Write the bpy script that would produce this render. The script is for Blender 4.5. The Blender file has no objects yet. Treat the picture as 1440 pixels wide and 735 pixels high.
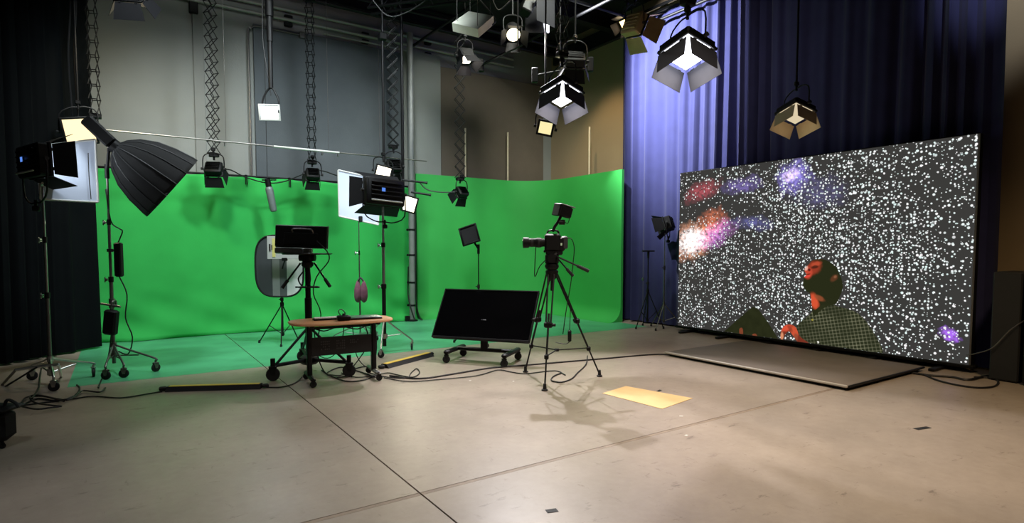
import bpy, math, random
from mathutils import Vector, Matrix

random.seed(7)
C = bpy.context.scene.collection
SC = bpy.context.scene
PI = math.pi

# ------------------------------------------------------------------ camera
CAM = Vector((0, 0, 1.58)); FPX = 820.0; CX = 720.0; CY = 395.0
YAW = math.radians(33.87); PITCH = math.radians(3.14)
FH = Vector((math.sin(YAW), math.cos(YAW), 0)); RT = Vector((math.cos(YAW), -math.sin(YAW), 0))
FW = FH * math.cos(PITCH) + Vector((0, 0, -math.sin(PITCH)))
UP = FH * math.sin(PITCH) + Vector((0, 0, math.cos(PITCH)))
cam_d = bpy.data.cameras.new('camera'); cam = bpy.data.objects.new('camera', cam_d); C.objects.link(cam)
cam.location = CAM; cam.rotation_euler = (math.radians(90) - PITCH, 0, -YAW)
cam_d.sensor_fit = 'HORIZONTAL'; cam_d.sensor_width = 36; cam_d.lens = FPX / 1440 * 36
cam_d.shift_y = (CY - 367.5) / 1440; cam_d.clip_start = 0.05; cam_d.clip_end = 100
SC.camera = cam

# ------------------------------------------------------------------ world and exposure
w = bpy.data.worlds.new('world'); SC.world = w; w.use_nodes = True
w.node_tree.nodes['Background'].inputs[0].default_value = (0.8, 0.9, 1, 1)
w.node_tree.nodes['Background'].inputs[1].default_value = 0.02
vs = SC.view_settings
vs.view_transform = 'Standard'; vs.look = 'None'; vs.gamma = 1; vs.exposure = 0.0; vs.use_curve_mapping = False
SC.cycles.use_denoising = True
SC.cycles.sample_clamp_indirect = 4.0
SC.cycles.max_bounces = 6
SC.cycles.caustics_reflective = False; SC.cycles.caustics_refractive = False


def ray(px, py): return FW + RT * ((px - CX) / FPX) + UP * ((CY - py) / FPX)
def F(px, py, z=0.0):
    d = ray(px, py); return CAM + d * ((z - CAM.z) / d.z)
def D(px, py, Z):
    d = ray(px, py); return CAM + d * (Z / d.dot(FH))
def U(px, py, u):
    d = ray(px, py); return CAM + d * (u / d.x)
def V(px, py, v):
    d = ray(px, py); return CAM + d * (v / d.y)
def lin(c): return tuple(((x / 255) / 12.92 if x / 255 <= 0.04045 else ((x / 255 + 0.055) / 1.055) ** 2.4) for x in c)


def spot(name, loc, aim, power, col=(1, 1, 1), size=60, blend=0.4, rad=0.12, parent=None):
    l = bpy.data.lights.new(name, 'SPOT'); l.energy = power; l.color = col
    l.spot_size = math.radians(size); l.spot_blend = blend; l.shadow_soft_size = rad
    o = bpy.data.objects.new(name, l); C.objects.link(o); o.location = loc
    o.rotation_euler = (Vector(aim) - Vector(loc)).to_track_quat('-Z', 'Y').to_euler()
    return o


# unseen lamps around the lighting grid, without fixtures, and the added curtain lamp
COOL = (0.86, 0.96, 1.0); WARM = (1.0, 0.70, 0.38); NEUT = (1.0, 0.93, 0.84)
spot('unseen_cyc_lamp', (0.6, 7.7, 6.6), (1.7, 12.0, 1.2), 1050, COOL, 84, 0.7, 0.3)
spot('unseen_cyc_lamp', (3.0, 7.4, 6.6), (3.4, 12.0, 1.3), 1080, COOL, 95, 0.7, 0.3)
spot('unseen_cyc_lamp', (6.3, 7.3, 6.6), (7.0, 12.2, 1.2), 1080, (0.95, 1.0, 0.9), 95, 0.7, 0.3)
spot('unseen_cyc_lamp', (5.0, 8.0, 6.6), (8.9, 10.5, 1.2), 520, (1.0, 0.95, 0.8), 80, 0.7, 0.3)
ADDED_CURTAIN_LAMP = Vector((6.5, 8.85, 5.95)); CURTAIN_AIM = Vector((9.3, 7.9, 4.8))  # added lamp that brightens the blue curtain
spot('curtain_lamp', ADDED_CURTAIN_LAMP, CURTAIN_AIM, 5200, (0.90, 0.93, 1.0), 86, 0.9, 0.012)
spot('curtain_lamp', (7.9, 2.2, 6.2), (9.3, 2.75, 5.4), 160, (0.9, 0.95, 1.0), 50, 0.6, 0.1)
spot('floor_lamp', (2.8, 1.4, 6.0), (4.1, 3.6, 0), 840, (1.0, 0.85, 0.70), 80, 0.9, 0.3)
spot('floor_lamp', (6.0, 0.5, 6.0), (6.5, 2.2, 0), 640, WARM, 85, 0.9, 0.3)
spot('floor_lamp', (-1.6, 3.5, 6.0), (-0.8, 4.6, 0), 190, COOL, 90, 0.9, 0.3)
spot('wall_lamp', (1.5, 9.2, 6.4), (1.8, 12.7, 4.8), 60, (0.95, 1, 0.96), 100, 0.9, 0.3)
spot('wall_lamp', (8.0, 9.8, 6.3), (9.8, 10.4, 3.4), 170, WARM, 62, 0.7, 0.1)


# ------------------------------------------------------------------ materials
MATS = {}
def mat(name, col, rough=0.6, metal=0.0, var=0.0, scale=8.0, bump=0.0, bscale=40.0, emit=None, estr=0.0, spec=0.5):
    if name in MATS: return MATS[name]
    m = bpy.data.materials.new(name); m.use_nodes = True; nt = m.node_tree
    b = nt.nodes['Principled BSDF']
    c = lin(col) if max(col) > 1 else col
    b.inputs['Base Color'].default_value = (*c, 1); b.inputs['Roughness'].default_value = rough
    b.inputs['Metallic'].default_value = metal; b.inputs['Specular IOR Level'].default_value = spec
    if var > 0 or bump > 0:
        tc = nt.nodes.new('ShaderNodeTexCoord')
    if var > 0:
        n = nt.nodes.new('ShaderNodeTexNoise'); n.inputs['Scale'].default_value = scale; n.inputs['Detail'].default_value = 6
        nt.links.new(tc.outputs['Object'], n.inputs['Vector'])
        r = nt.nodes.new('ShaderNodeValToRGB')
        r.color_ramp.elements[0].position = 0.3; r.color_ramp.elements[1].position = 0.7
        r.color_ramp.elements[0].color = (*[x * (1 - var) for x in c], 1)
        r.color_ramp.elements[1].color = (*[min(1, x * (1 + var)) for x in c], 1)
        nt.links.new(n.outputs['Fac'], r.inputs['Fac']); nt.links.new(r.outputs['Color'], b.inputs['Base Color'])
    if bump > 0:
        n2 = nt.nodes.new('ShaderNodeTexNoise'); n2.inputs['Scale'].default_value = bscale; n2.inputs['Detail'].default_value = 4
        nt.links.new(tc.outputs['Object'], n2.inputs['Vector'])
        bp = nt.nodes.new('ShaderNodeBump'); bp.inputs['Strength'].default_value = bump; bp.inputs['Distance'].default_value = 0.02
        nt.links.new(n2.outputs['Fac'], bp.inputs['Height']); nt.links.new(bp.outputs['Normal'], b.inputs['Normal'])
    if emit:
        b.inputs['Emission Color'].default_value = (*(lin(emit) if max(emit) > 1 else emit), 1)
        b.inputs['Emission Strength'].default_value = estr
    MATS[name] = m
    return m


BLACK = mat('black_metal', (16, 16, 17), 0.5, 0.2, 0.15, 20, spec=0.3)
BLACKP = mat('black_plastic', (9, 9, 10), 0.55, 0, 0.15, 30, 0.05, 200, spec=0.22)
RUBBER = mat('black_rubber', (16, 16, 17), 0.75, 0, 0.1, 30)
CHROME = mat('chrome_steel', (190, 190, 188), 0.28, 1.0, 0.06, 12)
STEEL = mat('dull_steel', (120, 118, 114), 0.4, 0.9, 0.1, 12)
WHITEM = mat('white_enamel', (205, 205, 200), 0.45, 0, 0.04, 10)
CLOTHB = mat('black_fabric', (11, 11, 12), 0.9, 0, 0.2, 60, 0.2, 300)
SILK = mat('diffusion_silk', (196, 206, 224), 0.8, 0, 0.03, 5)
GREYP = mat('grey_paint', (96, 97, 97), 0.6, 0, 0.06, 6)
CABLE = mat('cable_rubber', (14, 14, 15), 0.55, 0, 0.1, 20)
DOORM = mat('barn_door_paint', (26, 26, 28), 0.6, 0, 0.05, 20, spec=0.15)


# ------------------------------------------------------------------ mesh builder
class MB:
    def __init__(s): s.v = []; s.f = []; s.M = None
    def _add(s, vs, fs):
        o = len(s.v)
        s.v += [tuple(s.M @ Vector(p)) if s.M else tuple(p) for p in vs]
        s.f += [tuple(i + o for i in f) for f in fs]
        return s
    def box(s, c, size, R=None, bev=0.0):
        hx, hy, hz = size[0] / 2, size[1] / 2, size[2] / 2; c = Vector(c)
        b = min(bev, hx * .9, hy * .9, hz * .9)
        if b <= 0:
            pts = [Vector((x, y, z)) for z in (-hz, hz) for x, y in ((-hx, -hy), (hx, -hy), (hx, hy), (-hx, hy))]
            fs = [(3, 2, 1, 0), (4, 5, 6, 7), (0, 1, 5, 4), (1, 2, 6, 5), (2, 3, 7, 6), (3, 0, 4, 7)]
        else:
            pts = []; fs = []
            def ring(dx, dy, z):
                i = len(pts)
                for x, y in ((-dx + b, -dy), (dx - b, -dy), (dx, -dy + b), (dx, dy - b), (dx - b, dy), (-dx + b, dy), (-dx, dy - b), (-dx, -dy + b)):
                    pts.append(Vector((x, y, z)))
                return i
            rs = [ring(hx - b * .9, hy - b * .9, -hz), ring(hx, hy, -hz + b), ring(hx, hy, hz - b), ring(hx - b * .9, hy - b * .9, hz)]
            fs.append(tuple(rs[0] + k for k in range(7, -1, -1))); fs.append(tuple(rs[3] + k for k in range(8)))
            for a, d in zip(rs, rs[1:]):
                for k in range(8):
                    fs.append((a + k, a + (k + 1) % 8, d + (k + 1) % 8, d + k))
        if R is not None: pts = [R @ p for p in pts]
        return s._add([p + c for p in pts], fs)
    def cyl(s, p0, p1, r0, r1=None, n=10, cap=True):
        p0 = Vector(p0); p1 = Vector(p1); r1 = r0 if r1 is None else r1
        q = (p1 - p0).to_track_quat('Z', 'Y'); vs = []; fs = []
        for p, r in ((p0, r0), (p1, r1)):
            for k in range(n):
                a = 2 * PI * k / n; vs.append(p + q @ Vector((math.cos(a) * r, math.sin(a) * r, 0)))
        for k in range(n): fs.append((k, (k + 1) % n, n + (k + 1) % n, n + k))
        if cap: fs += [tuple(range(n - 1, -1, -1)), tuple(range(n, 2 * n))]
        return s._add(vs, fs)
    def lathe(s, p0, axis, prof, n=20):
        """prof: list of (distance along axis, radius)"""
        q = Vector(axis).to_track_quat('Z', 'Y'); p0 = Vector(p0); vs = []; fs = []
        for (t, r) in prof:
            for k in range(n):
                a = 2 * PI * k / n; vs.append(p0 + q @ Vector((math.cos(a) * r, math.sin(a) * r, t)))
        for i in range(len(prof) - 1):
            for k in range(n):
                a = i * n + k; b = i * n + (k + 1) % n; fs.append((a, b, b + n, a + n))
        fs.append(tuple(range(n - 1, -1, -1))); fs.append(tuple((len(prof) - 1) * n + k for k in range(n)))
        return s._add(vs, fs)
    def tube(s, pts, r, n=6, smooth=4):
        P = [Vector(p) for p in pts]
        if smooth > 1 and len(P) > 2:
            Q = []
            for i in range(len(P) - 1):
                a = P[max(i - 1, 0)]; b = P[i]; c = P[i + 1]; d = P[min(i + 2, len(P) - 1)]
                for k in range(smooth):
                    t = k / smooth
                    Q.append(0.5 * ((2 * b) + (c - a) * t + (2 * a - 5 * b + 4 * c - d) * t * t + (3 * b - a - 3 * c + d) * t ** 3))
            Q.append(P[-1]); P = Q
        vs = []; fs = []
        nrm = None
        for i, p in enumerate(P):
            t = (P[min(i + 1, len(P) - 1)] - P[max(i - 1, 0)])
            if t.length < 1e-9: t = Vector((0, 0, 1))
            t.normalize()
            if nrm is None:
                nrm = t.orthogonal().normalized()
            else:
                nrm = (nrm - t * nrm.dot(t))
                nrm = nrm.normalized() if nrm.length > 1e-6 else t.orthogonal().normalized()
            bn = t.cross(nrm)
            for k in range(n):
                a = 2 * PI * k / n; vs.append(p + (nrm * math.cos(a) + bn * math.sin(a)) * r)
        for i in range(len(P) - 1):
            for k in range(n):
                a = i * n + k; b = i * n + (k + 1) % n; fs.append((a, b, b + n, a + n))
        fs.append(tuple(range(n - 1, -1, -1))); fs.append(tuple((len(P) - 1) * n + k for k in range(n)))
        return s._add(vs, fs)
    def plate(s, pts, n, th):
        """flat polygon pts extruded by th against normal n"""
        P = [Vector(p) for p in pts]; n = Vector(n).normalized(); k = len(P)
        nn = Vector((0, 0, 0))
        for i in range(k): nn += P[i].cross(P[(i + 1) % k])
        if nn.dot(n) < 0: P = P[::-1]
        vs = P + [p - n * th for p in P]
        fs = [tuple(range(k)), tuple(range(2 * k - 1, k - 1, -1))]
        for i in range(k): fs.append((i, k + i, k + (i + 1) % k, (i + 1) % k))
        return s._add(vs, fs)
    def grid(s, rows):
        nr = len(rows); nc = len(rows[0]); vs = [p for r in rows for p in r]; fs = []
        for i in range(nr - 1):
            for j in range(nc - 1):
                a = i * nc + j; fs.append((a, a + 1, a + nc + 1, a + nc))
        return s._add(vs, fs)


ORIG = {}
def part(name, mb, m, parent=None, smooth=True, label=None, angle=40):
    me = bpy.data.meshes.new(name)
    off = ORIG.get(parent.name, Vector((0, 0, 0))) if parent else Vector((0, 0, 0))
    me.from_pydata([tuple(Vector(p) - off) for p in mb.v], [], mb.f); me.validate(); me.update()
    me.materials.append(m)
    if smooth:
        me.shade_smooth(); me.set_sharp_from_angle(angle=math.radians(angle))
    o = bpy.data.objects.new(name, me); C.objects.link(o)
    if parent: o.parent = parent
    ORIG[o.name] = off
    if label: o['label'] = label
    return o
def thing(name, label, cat, loc=(0, 0, 0), group=None, keep=True):
    o = bpy.data.objects.new(name, None); C.objects.link(o); o.location = loc; o.empty_display_size = 0.1
    o['label'] = label; o['category'] = cat
    if group: o['group'] = group
    ORIG[o.name] = Vector(loc)
    return o
def solo(name, mb, m, label, cat, group=None, smooth=True):
    """a thing that is one mesh, its origin at its base"""
    zs = [p[2] for p in mb.v]; c = Vector((sum(p[0] for p in mb.v) / len(mb.v), sum(p[1] for p in mb.v) / len(mb.v), min(zs)))
    o = part(name, mb, m, None, smooth)
    o.data.transform(Matrix.Translation(-c)); o.location = c
    ORIG[o.name] = c
    o['label'] = label; o['category'] = cat
    if group: o['group'] = group
    return o
def struct(name, mb, m, parent=None, smooth=False):
    o = part(name, mb, m, parent, smooth)
    if parent is None: o['kind'] = 'structure'
    return o


# ------------------------------------------------------------------ setting
FLOORM = bpy.data.materials.new('sealed_concrete'); FLOORM.use_nodes = True
def floor_mat():
    nt = FLOORM.node_tree; b = nt.nodes['Principled BSDF']; tc = nt.nodes.new('ShaderNodeTexCoord')
    def noise(sc, det, vec=None, rough=0.6):
        n = nt.nodes.new('ShaderNodeTexNoise'); n.inputs['Scale'].default_value = sc; n.inputs['Detail'].default_value = det
        n.inputs['Roughness'].default_value = rough
        nt.links.new(vec or tc.outputs['Object'], n.inputs['Vector']); return n.outputs['Fac']
    def ramp(f, p0, c0, p1, c1):
        r = nt.nodes.new('ShaderNodeValToRGB'); e = r.color_ramp.elements
        e[0].position = p0; e[1].position = p1; e[0].color = (*c0, 1); e[1].color = (*c1, 1)
        nt.links.new(f, r.inputs['Fac']); return r.outputs['Color']
    def mul(a, c):
        m = nt.nodes.new('ShaderNodeMix'); m.data_type = 'RGBA'; m.blend_type = 'MULTIPLY'; m.inputs['Factor'].default_value = 1
        nt.links.new(a, m.inputs['A']); nt.links.new(c, m.inputs['B']); return m.outputs['Result']
    base = ramp(noise(0.55, 8), 0.3, lin((140, 129, 116)), 0.72, lin((168, 155, 140)))
    fine = ramp(noise(9, 8, rough=0.75), 0.35, (0.88, 0.87, 0.86), 0.65, (1, 1, 1))
    # dark scuffs, stretched along one way
    mp = nt.nodes.new('ShaderNodeMapping'); mp.inputs['Scale'].default_value = (2.0, 5.5, 1); mp.inputs['Rotation'].default_value = (0, 0, 0.5)
    nt.links.new(tc.outputs['Object'], mp.inputs['Vector'])
    sc = ramp(noise(1.6, 9, mp.outputs['Vector'], 0.72), 0.60, (1, 1, 1), 0.68, (0.50, 0.47, 0.45))
    mp2 = nt.nodes.new('ShaderNodeMapping'); mp2.inputs['Scale'].default_value = (7, 2.2, 1); mp2.inputs['Rotation'].default_value = (0, 0, -0.3)
    nt.links.new(tc.outputs['Object'], mp2.inputs['Vector'])
    sc2 = ramp(noise(1.9, 9, mp2.outputs['Vector'], 0.7), 0.605, (1, 1, 1), 0.71, (0.62, 0.59, 0.56))
    nt.links.new(mul(mul(mul(base, fine), sc), sc2), b.inputs['Base Color'])
    rr = nt.nodes.new('ShaderNodeMapRange'); rr.inputs['To Min'].default_value = 0.3; rr.inputs['To Max'].default_value = 0.5
    nt.links.new(noise(2.5, 6), rr.inputs['Value']); nt.links.new(rr.outputs['Result'], b.inputs['Roughness'])
    b.inputs['Specular IOR Level'].default_value = 0.4
    bp = nt.nodes.new('ShaderNodeBump'); bp.inputs['Strength'].default_value = 0.06; bp.inputs['Distance'].default_value = 0.01
    nt.links.new(noise(14, 6), bp.inputs['Height']); nt.links.new(bp.outputs['Normal'], b.inputs['Normal'])
floor_mat()
JOINT = mat('joint_filler', (62, 56, 50), 0.8, 0, 0.2, 20)
WALLM = mat('grey_wall_paint', (136, 139, 135), 0.75, 0, 0.05, 1.2, 0.08, 30)
BEIGEM = mat('beige_wall_paint', (158, 140, 112), 0.75, 0, 0.05, 1.2, 0.08, 30)
PANELM = mat('acoustic_panel_grey', (82, 88, 92), 0.85, 0, 0.07, 2.5, 0.15, 60)
PANELB = mat('acoustic_panel_taupe', (100, 90, 78), 0.85, 0, 0.07, 2.5, 0.15, 60)
CEILM = mat('black_ceiling_deck', (26, 26, 27), 0.8, 0, 0.2, 2)
GREENM = mat('chroma_green_paint', (62, 172, 82), 0.55, 0, 0.05, 1.5, 0.04, 20, spec=0.3)
GREENF = mat('chroma_green_floor', (82, 166, 120), 0.34, 0, 0.16, 2.2, 0.05, 20)
GREENC = mat('chroma_green_cloth', (52, 170, 80), 0.85, 0, 0.05, 3, 0.12, 120, spec=0.2)

UMIN, UMAX, VMIN, VMAX, CEIL = -6.5, 9.8, -3.5, 12.7, 7.0
UJ = F(480, 603).x; VJ = F(800, 641).y
floor = struct('floor', MB().box(((UMIN + UMAX) / 2, (VMIN + VMAX) / 2, -0.12), (UMAX - UMIN, VMAX - VMIN, 0.2)), JOINT)
for (u0, u1) in ((UMIN, UJ - .006), (UJ + .006, UMAX)):
    for (v0, v1) in ((VMIN, VJ - .022), (VJ + .022, VMAX)):
        struct('slab', MB().box(((u0 + u1) / 2, (v0 + v1) / 2, -0.01), (u1 - u0, v1 - v0, 0.02)), FLOORM, floor)
SEAM = mat('seam_mortar', (132, 116, 98), 0.6, 0, 0.18, 14)
for (u0, u1) in ((UMIN, UJ - .006), (UJ + .006, UMAX)):
    struct('seam_strip', MB().box(((u0 + u1) / 2, VJ, -0.0105), (u1 - u0, .036, 0.019)), SEAM, floor)
# green painted part of the floor, split by the joint
gv0 = F(222, 531).y; gu0 = -0.55
for (u0, u1) in ((gu0, UJ - .006), (UJ + .006, 8.9)):
    P = []
    n = 40
    for k in range(n + 1):
        u = u0 + (u1 - u0) * k / n; P.append((u, gv0 + random.uniform(-.012, .012), 0.0015))
    P += [(u1, 12.5, 0.0015), (u0, 12.5, 0.0015)]
    struct('painted_area', MB().plate(P, (0, 0, 1), 0.0012), GREENF, floor)

struct('ceiling', MB().box(((UMIN + UMAX) / 2, (VMIN + VMAX) / 2, CEIL + .1), (UMAX - UMIN + .4, VMAX - VMIN + .4, 0.2)), CEILM)
wb = struct('wall_back', MB().box(((UMIN + UMAX) / 2, VMAX + .1, CEIL / 2), (UMAX - UMIN + .4, .2, CEIL)), WALLM)
wr = struct('wall_right', MB().box((UMAX + .1, (VMIN + VMAX) / 2, CEIL / 2), (.2, VMAX - VMIN, CEIL)), BEIGEM)
struct('wall_left', MB().box((UMIN - .1, (VMIN + VMAX) / 2, CEIL / 2), (.2, VMAX - VMIN, CEIL)), WALLM)
struct('wall_front', MB().box(((UMIN + UMAX) / 2, VMIN - .1, CEIL / 2), (UMAX - UMIN + .4, .2, CEIL)), mat('dark_grey_wall', (70, 70, 70), .8, 0, .05, 1))
# pilaster, darker strip and acoustic panels on the back wall
def wallbox(x0, x1, z0, z1, th, m, name, base=VMAX):
    u0 = V(x0, 200, base).x; u1 = V(x1, 200, base).x
    return struct(name, MB().box(((u0 + u1) / 2, base - th / 2, (z0 + z1) / 2), (u1 - u0, th, z1 - z0), None, .006), m, wb)
wallbox(275, 290, 0, 6.9, .04, mat('wall_strip_grey', (128, 130, 126), .75, 0, .05, 2), 'wall_strip')  # raised strip, slightly darker grey than the wall
wallbox(359, 565, .3, 6.03, .07, PANELM, 'acoustic_panel')
wallbox(617, 762, .3, 5.9, .07, PANELB, 'acoustic_panel')
wallbox(576, 616, 0, 6.1, .16, WALLM, 'pilaster')
# beams under the ceiling
BEAMM = mat('black_steel_beam', (22, 22, 23), 0.6, 0.2, 0.15, 6)
for i, v in enumerate((12.35, 10.2, 8.0, 5.8)):
    b = MB().box(((UMIN + UMAX) / 2, v, 6.94), (UMAX - UMIN, .22, .03)).box(((UMIN + UMAX) / 2, v, 6.79), (UMAX - UMIN, .03, .3)).box(((UMIN + UMAX) / 2, v, 6.64), (UMAX - UMIN, .22, .03))
    struct('trim_%d' % (i + 1), b, BEAMM)
b = MB()
b.box((9.74, 5, 6.62), (.08, 15, .35))
struct('trim_5', b, BEAMM)

# ------------------------------------------------------------------ cyclorama, cloth backdrop
def cyc():
    path = []   # (u, v, outward normal toward the stage)
    uR, vB, rad = 8.95, 12.2, 1.1
    u_start = V(586, 300, vB).x
    for k in range(6): path.append((u_start + (uR - rad - u_start) * k / 5, vB, (0, -1)))
    for k in range(1, 13):
        a = PI / 2 * k / 12
        path.append((uR - rad + rad * math.sin(a), vB - rad + rad * math.cos(a), (-math.sin(a), -math.cos(a))))
    v_end = 9.12
    for k in range(1, 6): path.append((uR, vB - rad + (v_end - vB + rad) * k / 5, (-1, 0)))
    R = .32; H = 3.28
    prof = [(R + .05, .002)] + [(R - R * math.sin(a), R - R * math.cos(a) + .003) for a in [PI / 2 * k / 8 for k in range(9)]] + [(0, z) for z in (.8, 1.4, 2.0, 2.6, H)] + [(-.06, H), (-.06, .004)]
    rows = []
    for (u, v, n) in path:
        rows.append([(u + n[0] * d, v + n[1] * d, z) for d, z in prof])
    m = MB().grid(rows)
    nc = len(prof)
    m.f.append(tuple(range(nc))); last = (len(path) - 1) * nc; m.f.append(tuple(range(last + nc - 1, last - 1, -1)))
    return m
cy = solo('cyclorama_wall', cyc(), GREENM, 'smooth green painted cyclorama wall curving round the far corner', 'cyclorama')

def cloth():
    vC = 11.98
    u0 = V(128, 300, vC).x - .3; u1 = V(583, 300, vC).x
    nu, nz = 150, 44; rows = []
    H = 2.93
    for j in range(nz + 1):
        z = H * (1 - j / nz) + .008; row = []
        for i in range(nu + 1):
            t = i / nu; u = u0 + (u1 - u0) * t
            sag = .02 * math.sin(t * 9 * PI) ** 2 * (j == 0)
            d = .014 * math.sin(u * 3.1 + .3 * math.sin(z * 2)) + .010 * math.sin(u * 7.3 + z * .8)
            low = max(0, 1 - z / 1.0)
            d += .05 * low * (math.sin((u - z * 1.7) * 3.6) + .6 * math.sin((u + z * 2.2) * 5.1 + 1)) * (1 - .3 * math.sin(u))
            d += low ** 3 * .12
            row.append((u, vC - d, z - sag))
        rows.append(row)
    return MB().grid(rows)
cl = solo('green_backdrop', cloth(), GREENC, 'wide green cloth backdrop hung from a pipe along the back wall', 'backdrop')
cl.modifiers.new('thickness', 'SOLIDIFY').thickness = .004

# rail that carries the cloth
ra, rb = V(120, 250, 12.03), V(592, 250, 12.03)
t = thing('backdrop_rail', 'thin dark pipe carrying the top edge of the green cloth', 'pipe', (ra.x, 12.04, 2.95))
part('pipe', MB().cyl((ra.x, 12.04, 2.955), (rb.x - .3, 12.04, 2.955), .02), BLACK, t)
for px in (345, 406, 432, 505, 560):
    p = V(px, 250, 12.04)
    c = MB().box((p.x, 12.0, 2.95), (.05, .1, .05), None, .01).box((p.x - .012, 11.955, 2.87), (.014, .02, .16)).box((p.x + .014, 11.955, 2.87), (.014, .02, .16))
    part('spring_clamp', c, BLACKP, t)

# ------------------------------------------------------------------ curtains
def curtain(pts, z0, z1, amp, per, nz=14, seed=1, dens=None, gather=0.0):
    """pleated cloth along a plan polyline pts"""
    rnd = random.Random(seed)
    P = [Vector(p) for p in pts]; L = [0]
    for a, b in zip(P, P[1:]): L.append(L[-1] + (b - a).length)
    tot = L[-1]; n = int(tot / per * 12); cols = []
    ph = 0; s = 0
    for i in range(n + 1):
        s = tot * i / n
        k = 0
        while k < len(P) - 2 and s > L[k + 1]: k += 1
        t = (s - L[k]) / (L[k + 1] - L[k]); q = P[k].lerp(P[k + 1], t); d = (P[k + 1] - P[k]).normalized()
        ph += 2 * PI / 12 * (1 + .35 * math.sin(s * 1.7 + seed) + .25 * math.sin(s * 4.3))
        cols.append((q, Vector((-d.y, d.x, 0)), ph, s, d))
    rows = []
    for j in range(nz + 1):
        f = j / nz; z = z0 + (z1 - z0) * f; row = []
        for q, nr, ph, s, d in cols:
            a = amp * (.65 + .35 * math.sin(s * 2.3 + 1)) * (1 - .25 * f)
            o = a * (math.sin(ph) + .35 * math.sin(2 * ph + s * 3)) + .3 * amp * math.sin(ph * .33 + f * 2.0)
            row.append(tuple(q + nr * o + d * (.02 * math.sin(f * 3 + s * 2)) + Vector((0, 0, z))))
        rows.append(row)
    return MB().grid(rows)
VELB = mat('blue_velour', (44, 46, 86), 0.9, 0, 0.08, 4, 0.1, 200, spec=0.2)
VELB.node_tree.nodes['Principled BSDF'].inputs['Sheen Weight'].default_value = 0.12
VELK = mat('black_velour', (10, 13, 15), 0.95, 0, 0.1, 4, 0.1, 200, spec=0.08)
VELK.node_tree.nodes['Principled BSDF'].inputs['Sheen Weight'].default_value = 0.0
uC = 9.3
cv0 = U(871, 300, uC).y; cv1 = U(1405, 300, uC).y
cb = solo('blue_curtain', curtain([(uC, cv0, 0), (uC, cv1, 0)], .03, 6.42, .075, .30, 16, 3), VELB, 'tall pleated navy blue stage curtain hanging behind the big starry video wall', 'curtain')
ck = solo('black_curtain', curtain([(-5.6, 6.6, 0), (-1.35, 10.36, 0), (-.3, 11.35, 0)], .03, 6.6, .07, .26, 12, 5), VELK, 'tall pleated black curtain along the left side', 'curtain')
trk = MB().box((uC, (cv0 + cv1) / 2, 6.47), (.06, cv0 - cv1 + .3, .07), None, .01)
t = solo('curtain_track', trk, mat('beige_steel', (96, 84, 66), .5, .3, .08, 8), 'beige steel track along the top of the blue curtain', 'curtain track')

# ------------------------------------------------------------------ video wall
uS = 8.96
s0 = U(955, 352, uS).y; s1 = U(1369, 352, uS).y
zt = (U(955, 245, uS).z + U(1375, 187, uS).z) / 2; zb = (U(955, 458, uS).z + U(1362, 512, uS).z) / 2
print('SCREEN', s0, s1, zb, zt)
vw = thing('video_wall', 'large flat video wall showing white stars and a man in plaid', 'screen', (uS + .06, (s0 + s1) / 2, 0))
part('cabinet', MB().box((uS + .066, (s0 + s1) / 2, (zb + zt) / 2), (.12, s0 - s1 + .03, zt - zb + .03), None, .008), BLACKP, vw)
part('base_rail', MB().box((uS + .05, (s0 + s1) / 2, zb / 2 + .03), (.16, s0 - s1 + .12, zb - .06), None, .01), BLACKP, vw)
for k in range(6):
    v = s0 - .3 - (s0 - s1 - .6) * k / 5
    part('foot', MB().box((uS - .06, v, .02), (.5, .07, .04), None, .008), BLACK, vw)
part('edge_strip', MB().box((uS + .001, s1 - .012, (zb + zt) / 2), (.014, .02, zt - zb)), STEEL, vw, label='thin light metal edge strip')

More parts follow.
